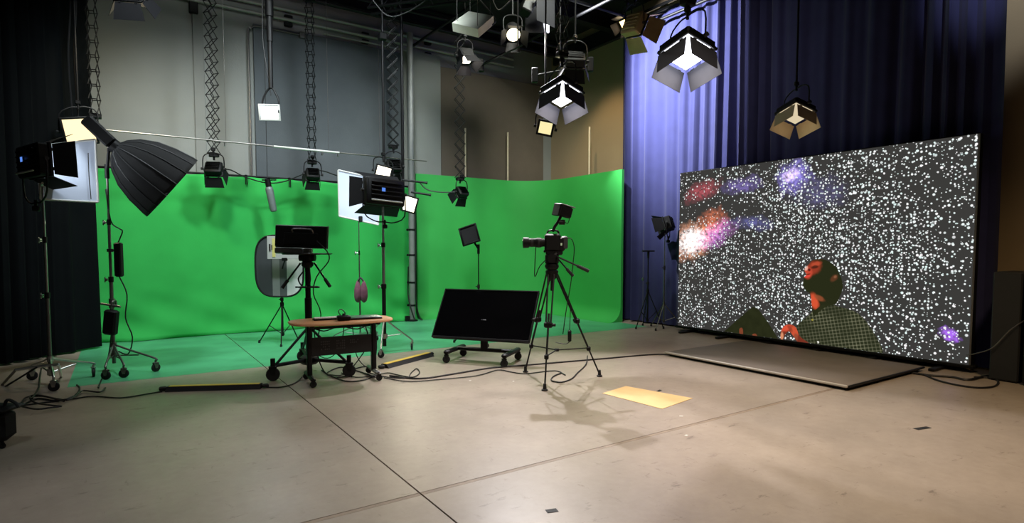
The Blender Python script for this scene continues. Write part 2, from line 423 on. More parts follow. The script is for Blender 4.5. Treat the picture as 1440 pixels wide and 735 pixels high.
def star_mat():
    m = bpy.data.materials.new('starfield_picture'); m.use_nodes = True; nt = m.node_tree; N = nt.nodes; L = nt.links
    N.remove(N['Principled BSDF']); out = N['Material Output']
    em = N.new('ShaderNodeEmission'); L.new(em.outputs[0], out.inputs[0]); em.inputs['Strength'].default_value = 1.0
    tc = N.new('ShaderNodeTexCoord'); sep = N.new('ShaderNodeSeparateXYZ'); L.new(tc.outputs['UV'], sep.inputs[0])
    cm = N.new('ShaderNodeCombineXYZ'); L.new(sep.outputs['X'], cm.inputs['X']); L.new(sep.outputs['Y'], cm.inputs['Y'])
    vec = cm.outputs[0]
    def math_(op, a, b=None, clamp=False):
        n = N.new('ShaderNodeMath'); n.operation = op; n.use_clamp = clamp
        for i, x in enumerate((a, b)):
            if x is None: continue
            if isinstance(x, (int, float)): n.inputs[i].default_value = x
            else: L.new(x, n.inputs[i])
        return n.outputs[0]
    def noise(sc, det=3, off=0):
        mp = N.new('ShaderNodeMapping'); mp.inputs['Location'].default_value = (off, off * .7, 0); L.new(vec, mp.inputs['Vector'])
        n = N.new('ShaderNodeTexNoise'); n.inputs['Scale'].default_value = sc; n.inputs['Detail'].default_value = det; L.new(mp.outputs[0], n.inputs['Vector']); return n.outputs['Fac']
    def blob(x, y, rx, ry, rot=0.0, wob=0.5, nz=3.0):
        mp = N.new('ShaderNodeMapping'); mp.vector_type = 'TEXTURE'
        mp.inputs['Location'].default_value = (x, y, 0); mp.inputs['Scale'].default_value = (rx, ry, 1); mp.inputs['Rotation'].default_value = (0, 0, rot)
        L.new(vec, mp.inputs['Vector'])
        ln = N.new('ShaderNodeVectorMath'); ln.operation = 'LENGTH'; L.new(mp.outputs[0], ln.inputs[0])
        d = math_('ADD', ln.outputs['Value'], math_('MULTIPLY', math_('SUBTRACT', noise(nz, 4, x), .5), wob * 2))
        return math_('SUBTRACT', 1.0, d, True)
    grain = math_('MULTIPLY', math_('SUBTRACT', noise(17, 8, 2), .27), 2.2, True)
    def addc(base, fac, col, k=1.0):
        if col[0] > 0: fac = math_('MULTIPLY', math_('MULTIPLY', fac, grain), 1.6)
        n = N.new('ShaderNodeMix'); n.data_type = 'RGBA'; n.blend_type = 'ADD'
        L.new(math_('MULTIPLY', fac, k, True), n.inputs['Factor'])
        if isinstance(base, tuple): n.inputs['A'].default_value = (*base, 1)
        else: L.new(base, n.inputs['A'])
        n.inputs['B'].default_value = (*col, 1); return n.outputs['Result']
    # UV runs 0..W by 0..H in metres, from the picture's lower left
    col = (*lin((60, 59, 57)),)
    col = addc(col, blob(.1, 2.4, 1.9, 1.2, 0, .3), (-.018, -.018, -.018), 1.0)
    col = addc(col, blob(.30, 1.62, .5, .42, .3, .5, 5), (1.0, .42, .22), 1.2)
    col = addc(col, blob(.28, 1.64, .36, .3, .3, .5, 6), (.7, .9, 1.0), 1.8)
    col = addc(col, blob(.72, 1.95, .4, .3, .5, .6, 5), (.85, .2, .08), 1.0)
    col = addc(col, blob(.78, 1.73, .58, .26, .45, .5, 5), (.55, .18, .62), 1.3)
    col = addc(col, blob(.5, 2.55, .5, .22, .3, .6, 4), (.5, .06, .09), .8)
    col = addc(col, blob(2.27, 2.62, .33, .3, .5, .6, 5), (.30, .24, .85), 1.3)
    col = addc(col, blob(2.22, 2.66, .18, .12, .5, .6, 8), (.8, .6, .75), 1.3)
    col = addc(col, blob(1.35, 2.58, .5, .16, .1, .6, 6), (.2, .14, .5), .9)
    col = addc(col, blob(1.55, 1.92, .45, .14, -.1, .6, 6), (.12, .12, .4), .8)
    col = addc(col, blob(2.7, 2.35, .5, .3, 0, .6, 5), (.10, .09, .25), .7)
    col = addc(col, blob(4.47, .36, .15, .10, -.7, .6, 12), (.4, .12, .9), 1.9)
    dens = math_('ADD', math_('MULTIPLY', noise(1.3, 5, 5), .75), .03)
    dens = math_('ADD', dens, math_('MULTIPLY', blob(2.9, 1.7, 1.7, 1.3, 0, .3, 2), .30))
    dens = math_('SUBTRACT', dens, math_('MULTIPLY', blob(.5, 2.4, 1.7, .8, 0, .3, 2), .3))
    stars = None
    for sc, rmin, rmax, o, off in ((20, .05, .42, 0.0, 0), (24, .05, .40, .08, 3.3), (12, .05, .28, .15, 7.7)):
        mp = N.new('ShaderNodeMapping'); mp.inputs['Location'].default_value = (off, off, 0); L.new(vec, mp.inputs['Vector'])
        vo = N.new('ShaderNodeTexVoronoi'); vo.voronoi_dimensions = '2D'; vo.inputs['Scale'].default_value = sc; vo.inputs['Randomness'].default_value = 1
        L.new(mp.outputs[0], vo.inputs['Vector'])
        sp = N.new('ShaderNodeSeparateColor'); L.new(vo.outputs['Color'], sp.inputs[0])
        on = math_('LESS_THAN', sp.outputs[0], math_('SUBTRACT', dens, o))
        r = math_('ADD', math_('MULTIPLY', math_('POWER', sp.outputs[1], 1.6), rmax - rmin - .1), rmin + .1)
        f = math_('MULTIPLY', math_('SUBTRACT', r, vo.outputs['Distance']), 9, True)
        f = math_('MULTIPLY', math_('MULTIPLY', f, on), math_('ADD', math_('MULTIPLY', sp.outputs[2], .6), .7))
        stars = f if stars is None else math_('MAXIMUM', stars, f)
    tint = N.new('ShaderNodeValToRGB'); e = tint.color_ramp.elements
    e[0].position = .35; e[0].color = (.78, .95, .92, 1); e[1].position = .62; e[1].color = (1, .97, .98, 1)
    L.new(noise(14, 2, 9), tint.inputs['Fac'])
    fin = N.new('ShaderNodeMix'); fin.data_type = 'RGBA'; L.new(math_('MULTIPLY', stars, 1.0, True), fin.inputs['Factor'])
    L.new(col, fin.inputs['A']); L.new(tint.outputs['Color'], fin.inputs['B'])
    L.new(fin.outputs['Result'], em.inputs['Color'])
    return m
scr = part('screen', MB().plate([(uS, s0, zb), (uS, s1, zb), (uS, s1, zt), (uS, s0, zt)], (-1, 0, 0), .005), star_mat(), vw, False)
uvl = scr.data.uv_layers.new(name='UVMap')
for lp in scr.data.loops:
    co = scr.data.vertices[lp.vertex_index].co + ORIG[vw.name]
    uvl.data[lp.index].uv = (s0 - co.y, co.z - zb)

def emis(name, col, strength=1.0, var=0.0, scale=10):
    m = bpy.data.materials.new(name); m.use_nodes = True; nt = m.node_tree; nt.nodes.remove(nt.nodes['Principled BSDF'])
    e = nt.nodes.new('ShaderNodeEmission'); e.inputs['Strength'].default_value = strength
    e.inputs['Color'].default_value = (*lin(col), 1)
    if var:
        tc = nt.nodes.new('ShaderNodeTexCoord'); n = nt.nodes.new('ShaderNodeTexNoise'); n.inputs['Scale'].default_value = scale
        nt.links.new(tc.outputs['Object'], n.inputs['Vector']); r = nt.nodes.new('ShaderNodeValToRGB')
        c = lin(col); r.color_ramp.elements[0].color = (*[x * (1 - var) for x in c], 1); r.color_ramp.elements[1].color = (*[x * (1 + var) for x in c], 1)
        r.color_ramp.elements[0].position = .3; r.color_ramp.elements[1].position = .7
        nt.links.new(n.outputs['Fac'], r.inputs['Fac']); nt.links.new(r.outputs['Color'], e.inputs['Color'])
    nt.links.new(e.outputs[0], nt.nodes['Material Output'].inputs[0]); return m
# the picture of a man that the screen shows: flat shapes of the image on the screen's face
def sp(px, py, lay): p = U(px, py, uS); return (uS - .0012 * lay, p.y, p.z)
def shape(name, pts, m, lay, sm=3):
    P = [Vector(sp(x, y, lay)) for x, y in pts]
    if sm > 1:
        Q = []; n = len(P)
        for i in range(n):
            a, b, c, d = P[i - 1], P[i], P[(i + 1) % n], P[(i + 2) % n]
            for k in range(sm):
                t = k / sm
                Q.append(0.5 * ((2 * b) + (c - a) * t + (2 * a - 5 * b + 4 * c - d) * t * t + (3 * b - a - 3 * c + d) * t ** 3))
        P = Q
    for p in P:
        p.z = max(zb + .002, min(zt - .002, p.z))
    m_ = MB().plate(P, (-1, 0, 0), .001)
    return part(name, m_, m, scr, False)
def plaid():
    m = emis('plaid_shirt_picture', (44, 47, 30)); nt = m.node_tree; N = nt.nodes; L = nt.links
    e = [n for n in N if n.type == 'EMISSION'][0]
    tc = N.new('ShaderNodeTexCoord'); mp = N.new('ShaderNodeMapping'); mp.inputs['Rotation'].default_value = (.22, 0, 0); L.new(tc.outputs['Object'], mp.inputs['Vector'])
    sx = N.new('ShaderNodeSeparateXYZ'); L.new(mp.outputs[0], sx.inputs[0])
    def lines(o, per, wd):
        a = N.new('ShaderNodeMath'); a.operation = 'PINGPONG'; L.new(o, a.inputs[0]); a.inputs[1].default_value = per / 2
        b = N.new('ShaderNodeMath'); b.operation = 'LESS_THAN'; L.new(a.outputs[0], b.inputs[0]); b.inputs[1].default_value = wd; return b.outputs[0]
    a = lines(sx.outputs['Y'], .052, .008); b = lines(sx.outputs['Z'], .05, .008)
    ad = N.new('ShaderNodeMath'); ad.operation = 'ADD'; L.new(a, ad.inputs[0]); L.new(b, ad.inputs[1])
    nz = N.new('ShaderNodeTexNoise'); nz.inputs['Scale'].default_value = 3.5; L.new(tc.outputs['Object'], nz.inputs['Vector'])
    mr = N.new('ShaderNodeMapRange'); mr.inputs['From Min'].default_value = .35; mr.inputs['From Max'].default_value = .65; mr.inputs['To Min'].default_value = .1; mr.inputs['To Max'].default_value = .3
    L.new(nz.outputs['Fac'], mr.inputs['Value'])
    mu = N.new('ShaderNodeMath'); mu.operation = 'MULTIPLY'; mu.use_clamp = True; L.new(ad.outputs[0], mu.inputs[0]); L.new(mr.outputs['Result'], mu.inputs[1])
    mx = N.new('ShaderNodeMix'); mx.data_type = 'RGBA'; L.new(mu.outputs[0], mx.inputs['Factor']); mx.inputs['A'].default_value = (*lin((42, 46, 29)), 1); mx.inputs['B'].default_value = (*lin((150, 150, 120)), 1)
    L.new(mx.outputs['Result'], e.inputs['Color']); return m
DKG = emis('dark_hair_picture', (40, 43, 24), 1, .15, 6)
SKIN = emis('red_lit_skin_picture', (214, 84, 58), 1, .3, 9)
SKIND = emis('dim_skin_picture', (120, 62, 40), 1, .3, 9)
shape('dark_cloth_image', [(1018, 474), (1040, 447), (1058, 431), (1066, 434), (1080, 453), (1093, 474), (1094, 478), (1018, 470)], DKG, 1, 1)
shape('finger_image', [(1040, 462), (1044, 461), (1045, 469), (1042, 472), (1040, 470)], SKIND, 2)
shape('finger_image', [(1058, 470), (1063, 469), (1065, 474), (1060, 475)], SKIND, 2)
def cp(*pts): return [(1020 + x / 4.083, 340 + y / 4.083) for x, y in pts]
shape('shirt_image', cp((410, 480), (470, 430), (500, 398), (540, 352), (580, 335), (640, 368), (700, 383), (760, 408), (812, 460), (852, 520), (885, 580), (905, 640), (800, 628), (700, 614), (540, 588), (432, 566), (420, 520)), plaid(), 2, 2)
def man_mat(base, blobs):
    m = emis('man_picture', base); nt = m.node_tree; N = nt.nodes; L = nt.links
    e = [n for n in N if n.type == 'EMISSION'][0]; tc = N.new('ShaderNodeTexCoord'); cur = None
    nz = N.new('ShaderNodeTexNoise'); nz.inputs['Scale'].default_value = 14; nz.inputs['Detail'].default_value = 4; L.new(tc.outputs['UV'], nz.inputs['Vector'])
    for (x, y, rx, ry, rot, c, k) in blobs:     # crop pixels of the picture -> metres on the screen
        p = U(1020 + x / 4.083, 340 + y / 4.083, uS); q = U(1020 + (x + rx) / 4.083, 340 + y / 4.083, uS); q2 = U(1020 + x / 4.083, 340 + (y + ry) / 4.083, uS)
        mp = N.new('ShaderNodeMapping'); mp.vector_type = 'TEXTURE'; mp.inputs['Location'].default_value = (s0 - p.y, p.z - zb, 0)
        mp.inputs['Scale'].default_value = (abs(p.y - q.y), abs(p.z - q2.z), 1); mp.inputs['Rotation'].default_value = (0, 0, rot); L.new(tc.outputs['UV'], mp.inputs['Vector'])
        ln = N.new('ShaderNodeVectorMath'); ln.operation = 'LENGTH'; L.new(mp.outputs[0], ln.inputs[0])
        ad = N.new('ShaderNodeMath'); ad.operation = 'MULTIPLY_ADD'; L.new(nz.outputs['Fac'], ad.inputs[0]); ad.inputs[1].default_value = .5; L.new(ln.outputs['Value'], ad.inputs[2])
        mr = N.new('ShaderNodeMapRange'); mr.interpolation_type = 'SMOOTHSTEP'; mr.inputs['From Min'].default_value = 1.5; mr.inputs['From Max'].default_value = .8; mr.inputs['To Max'].default_value = k
        L.new(ad.outputs[0], mr.inputs['Value'])
        mx = N.new('ShaderNodeMix'); mx.data_type = 'RGBA'; L.new(mr.outputs['Result'], mx.inputs['Factor'])
        if cur is None: mx.inputs['A'].default_value = (*lin(base), 1)
        else: L.new(cur, mx.inputs['A'])
        mx.inputs['B'].default_value = (*lin(c), 1); cur = mx.outputs['Result']
    L.new(cur, e.inputs['Color']); return m
def set_uv(o):
    l = o.data.uv_layers.new(name='UVMap')
    for lp in o.data.loops:
        co = o.data.vertices[lp.vertex_index].co + ORIG[vw.name]; l.data[lp.index].uv = (s0 - co.y, co.z - zb)
RED = (216, 82, 56)
hm = man_mat((40, 43, 24), [(506, 148, 52, 38, .6, (150, 58, 38), 1), (474, 176, 26, 36, 0, (196, 74, 52), 1), (522, 128, 34, 14, .3, (186, 78, 52), .9), (464, 150, 12, 16, 0, (240, 190, 170), .8),
    (514, 144, 24, 10, .2, (70, 34, 22), .9), (482, 160, 9, 9, 0, (60, 26, 18), .9), (472, 197, 20, 8, .3, (226, 70, 58), .9), (476, 186, 14, 4, .3, (90, 34, 24), .8),
    (510, 340, 26, 50, .35, (216, 84, 52), 1), (540, 322, 34, 16, -.4, (150, 80, 50), .8), (625, 208, 28, 16, .8, (96, 58, 36), .9), (632, 200, 10, 8, .8, (150, 100, 70), .7), (530, 100, 34, 8, 0, (70, 48, 28), .7)])
ho = shape('head_image', cp((505, 104), (550, 97), (600, 114), (640, 150), (664, 200), (676, 260), (658, 312), (634, 356), (580, 366), (548, 374), (520, 400), (502, 406), (495, 345), (488, 296), (470, 286), (452, 262), (447, 236), (450, 212), (452, 201), (464, 193), (465, 181), (456, 168), (458, 150), (474, 135), (488, 119)), hm, 3, 2); set_uv(ho)
shape('collar_image', cp((502, 406), (520, 388), (548, 366), (585, 352), (600, 360), (560, 384), (526, 414), (508, 430)), DKG, 5, 1)
hm2 = man_mat((120, 50, 34), [(345, 490, 40, 24, .4, RED, 1), (400, 510, 26, 44, -.2, (206, 84, 54), 1), (326, 540, 10, 26, 0, (226, 150, 110), .9), (405, 548, 14, 24, 0, (150, 74, 50), .9), (372, 496, 10, 26, .7, (130, 52, 36), .6)])
ha = shape('hand_image', cp((318, 560), (318, 525), (326, 498), (346, 478), (380, 474), (408, 494), (424, 535), (450, 560), (480, 580), (440, 582), (414, 572), (396, 548), (376, 520), (356, 516), (338, 542), (330, 562)), hm2, 3, 2); set_uv(ha)
shape('button_image', cp((527, 570), (536, 568), (540, 578), (532, 584)), emis('button_picture', (225, 225, 215)), 4, 1)
shape('button_image', cp((494, 442), (504, 440), (508, 450), (498, 454)), emis('button_picture_2', (150, 140, 60)), 4, 1)

# low platform in front of the video wall
def prism_floor(corners, h, z0=0.0):
    return MB().plate([(p.x, p.y, z0 + h) for p in corners], (0, 0, 1), h)
pf = F(935, 500); pr = F(1193, 549); pe = F(1253, 531)
u_f = (pf.x + pr.x) / 2
pm = mat('grey_platform_top', (108, 99, 88), .55, 0, .1, 3, .05, 30)
t = thing('low_platform', 'low flat grey platform on the floor along the video wall', 'platform', ((u_f + 8.6) / 2, (pf.y + pr.y) / 2, 0))
part('deck', MB().box(((u_f + 8.62) / 2, (pf.y + pr.y) / 2, .047), (8.62 - u_f, pf.y - pr.y, .024), None, .004), pm, t)
part('edge_trim', MB().box((u_f - .012, (pf.y + pr.y) / 2, .05), (.028, pf.y - pr.y + .02, .03), None, .008), mat('pale_metal_trim', (176, 168, 156), .45, .2, .08, 10), t)
part('edge_trim', MB().box(((u_f + 8.62) / 2, pr.y - .012, .048), (8.62 - u_f, .02, .028), None, .006), BLACK, t)
part('skid', MB().box(((u_f + 8.62) / 2, (pf.y + pr.y) / 2, .018), (8.62 - u_f - .06, pf.y - pr.y - .08, .034)), BLACK, t)


# ================================================================== things
def G(X, Z, z=0.0):
    """ground position from metres to the right of and ahead of the viewpoint"""
    p = RT * X + FH * Z; return Vector((p.x, p.y, z))
def frame(pos, zdir, up=(0, 0, 1), roll=0):
    z = Vector(zdir).normalized(); x = Vector(up).cross(z)
    if x.length < 1e-4: x = Vector((1, 0, 0))
    x.normalize(); y = z.cross(x)
    m = Matrix((x, y, z)).transposed().to_4x4()
    return Matrix.Translation(Vector(pos)) @ m @ Matrix.Rotation(math.radians(roll), 4, 'Z')
GRID = 6.2
DISPLAY = emis('blue_status_display', (92, 140, 235), 1.0)

def mm(M):
    b = MB(); b.M = M; return b
_face = {}
def face_mat(col, s):
    k = (col, s)
    if k not in _face: _face[k] = emis('lamp_diffuser_%d' % len(_face), col, s)
    return _face[k]

def led_fixture(name, label, pos, zdir, roll=0, wd=.4, ht=.4, dp=.1, glow=None, strength=6, power=0, lcol=(1, 1, 1), doors=(25, 25, 45, 45),
                up=(0, 0, 1), group=None, yoke='top', display=False, door_m=None, hang_to=None, door_len=None, spread=150, handle=False, bezel=None, proud=0.0, tip=(1.15,) * 4):
    """flat panel lamp: x right, y up, z the way it shines; doors: top, left, bottom, right splay in degrees (None: no door)"""
    M = frame(pos, zdir, up, roll); T = thing(name, label, 'studio light', pos, group)
    b = mm(M).box((0, 0, -dp / 2 - .01), (wd, ht, dp), None, .02)
    for k in range(5): b.box((0, -ht * .32 + ht * .16 * k, -dp - .02), (wd * .8, ht * .05, .03), None, .005)
    part('housing', b, BLACKP, T)
    z = mm(M)
    for sx, sy, sw, sh in ((0, 1, wd + .02, .03), (0, -1, wd + .02, .03), (1, 0, .03, ht), (-1, 0, .03, ht)):
        z.box((sx * (wd / 2 - .005), sy * (ht / 2 - .005), -.005), (sw, sh, .03), None, .005)
    part('bezel', z, bezel or BLACK, T)
    g = face_mat(glow, strength) if glow else SILK
    part('diffuser', mm(M).box((0, 0, proud / 2 - .004), (wd - .045, ht - .045, .008 + proud)), g, T, label='glowing diffuser' if glow else None)
    L = door_len or min(wd, ht) * .75
    for k, s in enumerate(doors):
        if s is None: continue
        a = math.radians(s); ang = (PI / 2, PI, -PI / 2, 0)[k]
        o = Vector((math.cos(ang), math.sin(ang), 0)); t = Vector((-math.sin(ang), math.cos(ang), 0))
        e = (ht if k in (0, 2) else wd) / 2; hw = (wd if k in (0, 2) else ht) / 2
        d = Vector((0, 0, 1)) * math.cos(a) + o * math.sin(a)
        h0 = o * (e + .012) + Vector((0, 0, .012 + proud * 1.1))
        q = [h0 - t * (hw * .94), h0 + t * (hw * .94), h0 + d * L + t * (hw * tip[k]), h0 + d * L - t * (hw * tip[k])]
        nn = o * math.cos(a) - Vector((0, 0, 1)) * math.sin(a)
        b = mm(M).plate(q, nn, .005)
        for s2 in (-.6, .6): b.cyl(h0 + t * (hw * (s2 - .1)), h0 + t * (hw * (s2 + .1)), .009, None, 6)
        part('barn_door', b, door_m or DOORM, T, False)
    if yoke:
        b = MB(); P = [M @ Vector((s * (wd / 2 + .035), 0, -dp / 2)) for s in (-1, 1)]
        upv = Vector((0, 0, 1 if yoke == 'top' else -1))
        R = max(wd, ht) * .5 + dp * .6 + .06
        top = M @ Vector((0, 0, -dp / 2)) + upv * R
        dirx = (P[1] - P[0]).normalized()
        b.tube([P[0], P[0] + upv * R * .75 + dirx * .01, top - dirx * wd * .25, top, top + dirx * wd * .25, P[1] + upv * R * .75 - dirx * .01, P[1]], .010, 6, 3)
        part('yoke', b, BLACK, T)
        for q_, s_ in ((P[0], -1), (P[1], 1)): part('knob', MB().cyl(q_ + dirx * s_ * .03, q_ - dirx * s_ * .01, .024, None, 8), RUBBER, T)
        part('clamp', MB().cyl(top - upv * .03, top + upv * .10, .016, None, 8).box(top + upv * .07, (.07, .05, .06), None, .01), BLACK, T)
        if hang_to: part('drop_rod', MB().cyl(top + upv * .05, Vector((top.x, top.y, hang_to)), .014, None, 8).box((top.x, top.y, hang_to - .04), (.07, .07, .1), None, .01), BLACK, T)
    if display:
        part('status_display', mm(M).box((wd * .10, ht * .05, -dp - .037), (.055, .055, .006), None, .002), DISPLAY, T, label='small blue lit display')
        part('rear_bar', mm(M).box((0, -ht * .36, -dp - .04), (wd * .82, .02, .02), None, .006), WHITEM, T, label='pale rear rail')
    if handle:
        part('handle', mm(M).tube([(-wd * .18, ht * .3, -dp), (-wd * .18, ht * .34, -dp - .07), (wd * .18, ht * .34, -dp - .07), (wd * .18, ht * .3, -dp)], .008, 6, 3), GREYP, T)
    if power:
        l = bpy.data.lights.new(name, 'AREA'); l.shape = 'RECTANGLE'; l.size = wd - .05; l.size_y = ht - .05; l.energy = power; l.color = lcol
        l.spread = math.radians(spread)
        o = bpy.data.objects.new('lamp', l); C.objects.link(o)
        o.matrix_world = M @ Matrix.Translation((0, 0, .008 + proud)) @ Matrix.Rotation(PI, 4, 'X')
    return T

def pantograph(label, foot, top_z=GRID, wid=.17, row=.2, rot=0.0, group=None, name='pantograph_hanger'):
    foot = Vector(foot); T = thing(name, label, 'lamp hanger', foot, group)
    H = top_z - foot.z - .1; n = max(3, int(round(H / row))); h = H / n
    me = None
    ca, sa = math.cos(rot), math.sin(rot); dx = Vector((ca, sa, 0)); dy = Vector((-sa, ca, 0))
    for i in range(n):
        for side in (-1, 1):
            for s in (-1, 1):
                if me is None or True:
                    pass
                key = (round(h, 4), s)
                if me is None: me = {}
                if key not in me:
                    m_ = MB().cyl(-dx * s * wid / 2 - Vector((0, 0, h / 2)), dx * s * wid / 2 + Vector((0, 0, h / 2)), .0075, None, 5, False)
                    o = part('scissor_bar', m_, BLACK, None); me[key] = o.data
                else:
                    o = bpy.data.objects.new('scissor_bar', me[key]); C.objects.link(o)
                o.parent = T; o.location = dy * side * .055 + Vector((0, 0, .08 + h * (i + .5)))
    b = MB()
    for i in range(n + 1):
        for s in (-1, 1):
            c = foot + Vector((0, 0, .08 + h * i)) + dx * s * wid / 2
            b.cyl(c - dy * .065, c + dy * .065, .007, None, 5)
    p = part('cross_pins', b, BLACK, T); p['kind'] = 'stuff'
    part('carriage', MB().box((foot.x, foot.y, top_z - .03), (.2, .12, .1), None, .015), BLACK, T)
    part('spigot', MB().box(foot + Vector((0, 0, .05)), (.16, .1, .07), None, .01).cyl(foot - Vector((0, 0, .04)), foot + Vector((0, 0, .04)), .018, None, 8), BLACK, T)
    return T

def caster(parent, p, r=.05, rot=0.0, wheelm=RUBBER, forkm=CHROME, width=.03):
    """p: point on the floor under the wheel"""
    p = Vector(p); d = Vector((math.cos(rot), math.sin(rot), 0)); q = Vector((-d.y, d.x, 0))
    b = MB()
    for s in (-1, 1): b.plate([p + q * s * (width / 2 + .006) + d * x + Vector((0, 0, z)) for x, z in ((-r * .25, r * .9), (r * .25, r * .9), (r * .6, r * 2.15), (-r * .6, r * 2.15))], q * s, .004)
    b.box(p + Vector((0, 0, r * 2.17)), (r * 1.0, r * 1.0, .012), None, .003).cyl(p + Vector((0, 0, r * 2.1)), p + Vector((0, 0, r * 2.75)), .012, None, 8)
    c = part('caster', b, forkm, parent)
    cc = p + Vector((0, 0, r))
    part('wheel', MB().lathe(cc - q * width / 2, q, [(0, r * .55), (.001, r * .9), (width * .2, r), (width * .8, r), (width - .001, r * .9), (width, r * .55)], 16), wheelm, c)
    return c

def rolling_stand(label, base, height, angs, L=.55, m=CHROME, group=None, r=.02, rc=.05, hub=.42, legz=.16, cat='light stand', lower=STEEL):
    base = Vector((base[0], base[1], 0)); T = thing('rolling_stand', label, cat, base, group)
    z1 = height * .46; z2 = height * .74
    part('lower_tube', MB().cyl(base + Vector((0, 0, .1)), base + Vector((0, 0, z1)), r, None, 12), lower, T)
    part('middle_tube', MB().cyl(base + Vector((0, 0, z1 - .02)), base + Vector((0, 0, z2)), r * .78, None, 12), m, T)
    part('upper_tube', MB().cyl(base + Vector((0, 0, z2 - .02)), base + Vector((0, 0, height)), r * .6, None, 10), m, T)
    for z, rr in ((z1, r), (z2, r * .8)):
        part('collar', MB().cyl(base + Vector((0, 0, z - .05)), base + Vector((0, 0, z + .02)), rr * 1.35, None, 12), BLACK, T)
        k = base + Vector((0, 0, z - .02)); dd = Vector((-RT.x, -RT.y, 0))
        part('knob', MB().cyl(k, k + dd * (rr + .045), .007, None, 6).cyl(k + dd * (rr + .03), k + dd * (rr + .05), .02, None, 8).box(k + dd * (rr + .055), (.014, .014, .07), None, .004), m, T)
    part('hub', MB().cyl(base + Vector((0, 0, legz - .03)), base + Vector((0, 0, legz + .04)), r * 1.7, None, 12), m, T)
    part('hub', MB().cyl(base + Vector((0, 0, hub - .03)), base + Vector((0, 0, hub + .03)), r * 1.6, None, 12), m, T)
    for a in angs:
        a = math.radians(a); d = Vector((math.cos(a), math.sin(a), 0)); e = base + d * L
        ez = rc * 2.6
        lg = part('leg', MB().tube([base + Vector((0, 0, hub)) + d * r, base + d * (L * .45) + Vector((0, 0, hub - (hub - ez - .02) * .42)), e + Vector((0, 0, ez + .03)), e + Vector((0, 0, ez))], .013, 8, 3), m, T)
        part('brace', MB().tube([base + Vector((0, 0, legz)) + d * r, base + d * (L * .6) + Vector((0, 0, ez + (hub - ez) * .36))], .009, 6, 1), m, lg)
        caster(lg, e, rc, a + 1.2, RUBBER, m)
    return T

def tripod_stand(label, base, height, angs, L=.45, m=BLACK, group=None, r=.013, hub=.6, cat='light stand', name='tripod_stand'):
    base = Vector((base[0], base[1], 0)); T = thing(name, label, cat, base, group)
    part('lower_tube', MB().cyl(base + Vector((0, 0, .12)), base + Vector((0, 0, height * .6)), r, None, 10), m, T)
    part('upper_tube', MB().cyl(base + Vector((0, 0, height * .58)), base + Vector((0, 0, height)), r * .7, None, 10), m, T)
    part('collar', MB().cyl(base + Vector((0, 0, height * .57)), base + Vector((0, 0, height * .61)), r * 1.6, None, 10).cyl(base + Vector((0, 0, height * .59)), base + Vector((0, 0, height * .59)) - Vector((RT.x, RT.y, 0)) * .05, .009, None, 6), RUBBER, T)
    part('hub', MB().cyl(base + Vector((0, 0, hub - .03)), base + Vector((0, 0, hub + .03)), r * 1.8, None, 10), m, T)
    part('hub', MB().cyl(base + Vector((0, 0, .13)), base + Vector((0, 0, .18)), r * 1.7, None, 10), m, T)
    for a in angs:
        a = math.radians(a); d = Vector((math.cos(a), math.sin(a), 0)); e = base + d * L
        lg = part('leg', MB().cyl(base + Vector((0, 0, hub)), e + Vector((0, 0, .015)), .010, None, 8), m, T)
        part('brace', MB().cyl(base + Vector((0, 0, .15)), base.lerp(e, .55) + Vector((0, 0, hub * .45)), .007, None, 6), m, lg)
        part('foot', MB().lathe(e, (0, 0, 1), [(0, .018), (.02, .02), (.05, .013)], 10), RUBBER, lg)
    return T

def cable(label, pts, r=.007, m=CABLE, name='cable', group=None, n=6):
    return solo(name, MB().tube(pts, r, n, 5), m, label, 'cable', group)
def FC(*pxs, z=.01): return [F(x, y, z) for x, y in pxs]

# ------------------------------------------------------------------ grid of pipes under the ceiling
for i, v in enumerate((11.3, 10.75, 8.6, 6.2, 3.9)):
    lab = ['black grid pipe under the ceiling nearest the grey back wall', 'second black grid pipe from the back wall, over the green floor', 'black grid pipe under the ceiling above the middle of the stage',
           'black grid pipe above the two bright square lamps', 'black grid pipe closest to the viewer, above the picture'][i]
    if i < 3: solo('grid_pipe', MB().cyl((-2.0, v, GRID), (9.2, v, GRID), .03, None, 10), BLACK, lab, 'pipe', 'lighting grid pipes across the room')
for i, (u, v0, v1) in enumerate(((7.57, 5.0, 12.45), (5.6, 5.0, 12.45), (9.05, 4.0, 11.5))):
    lab = ['black pipe running from the far corner toward the viewer beneath the ceiling', 'black pipe crossing the grid above the hanging white panel', 'black pipe high along the right wall over the blue curtain'][i]
    solo('grid_pipe', MB().cyl((u, v0, GRID - .07), (u, v1, GRID - .07), .03, None, 10), BLACK, lab, 'pipe', 'lighting grid pipes along the room')
# wall-mounted conduits and brackets
COND = mat('pale_conduit', (150, 150, 146), .5, .2, .08, 6)
for k, (z, lab) in enumerate(((6.42, 'upper pale conduit running along the top of the back wall'), (6.23, 'lower pale conduit running along the top of the back wall'))):
    solo('conduit', MB().cyl((-1.5, 12.6, z), (8.5, 12.6, z), .035, None, 10), COND, lab, 'conduit')
pa, pb_ = V(354, 250, 12.605), V(354, 40, 12.605)
solo('conduit', MB().tube([(pa.x, 12.605, 2.9), (pa.x, 12.605, 4.5), (pa.x, 12.605, pb_.z - .12), (pa.x + .05, 12.605, pb_.z + .0), (pa.x + .18, 12.605, pb_.z + .06), (pa.x + .8, 12.605, pb_.z + .06), (V(424, 40, 12.605).x, 12.605, pb_.z + .06)], .018, 8, 4), STEEL, 'thin dark conduit bent around the corner of the grey acoustic panel', 'conduit')
pq = V(424, 47, 12.66)
solo('junction_box', MB().box((pq.x, 12.61, pb_.z + .06), (.12, .06, .12), None, .01), STEEL, 'small square junction box at the end of the bent conduit', 'junction box')
pa2 = V(579, 80, 12.5)
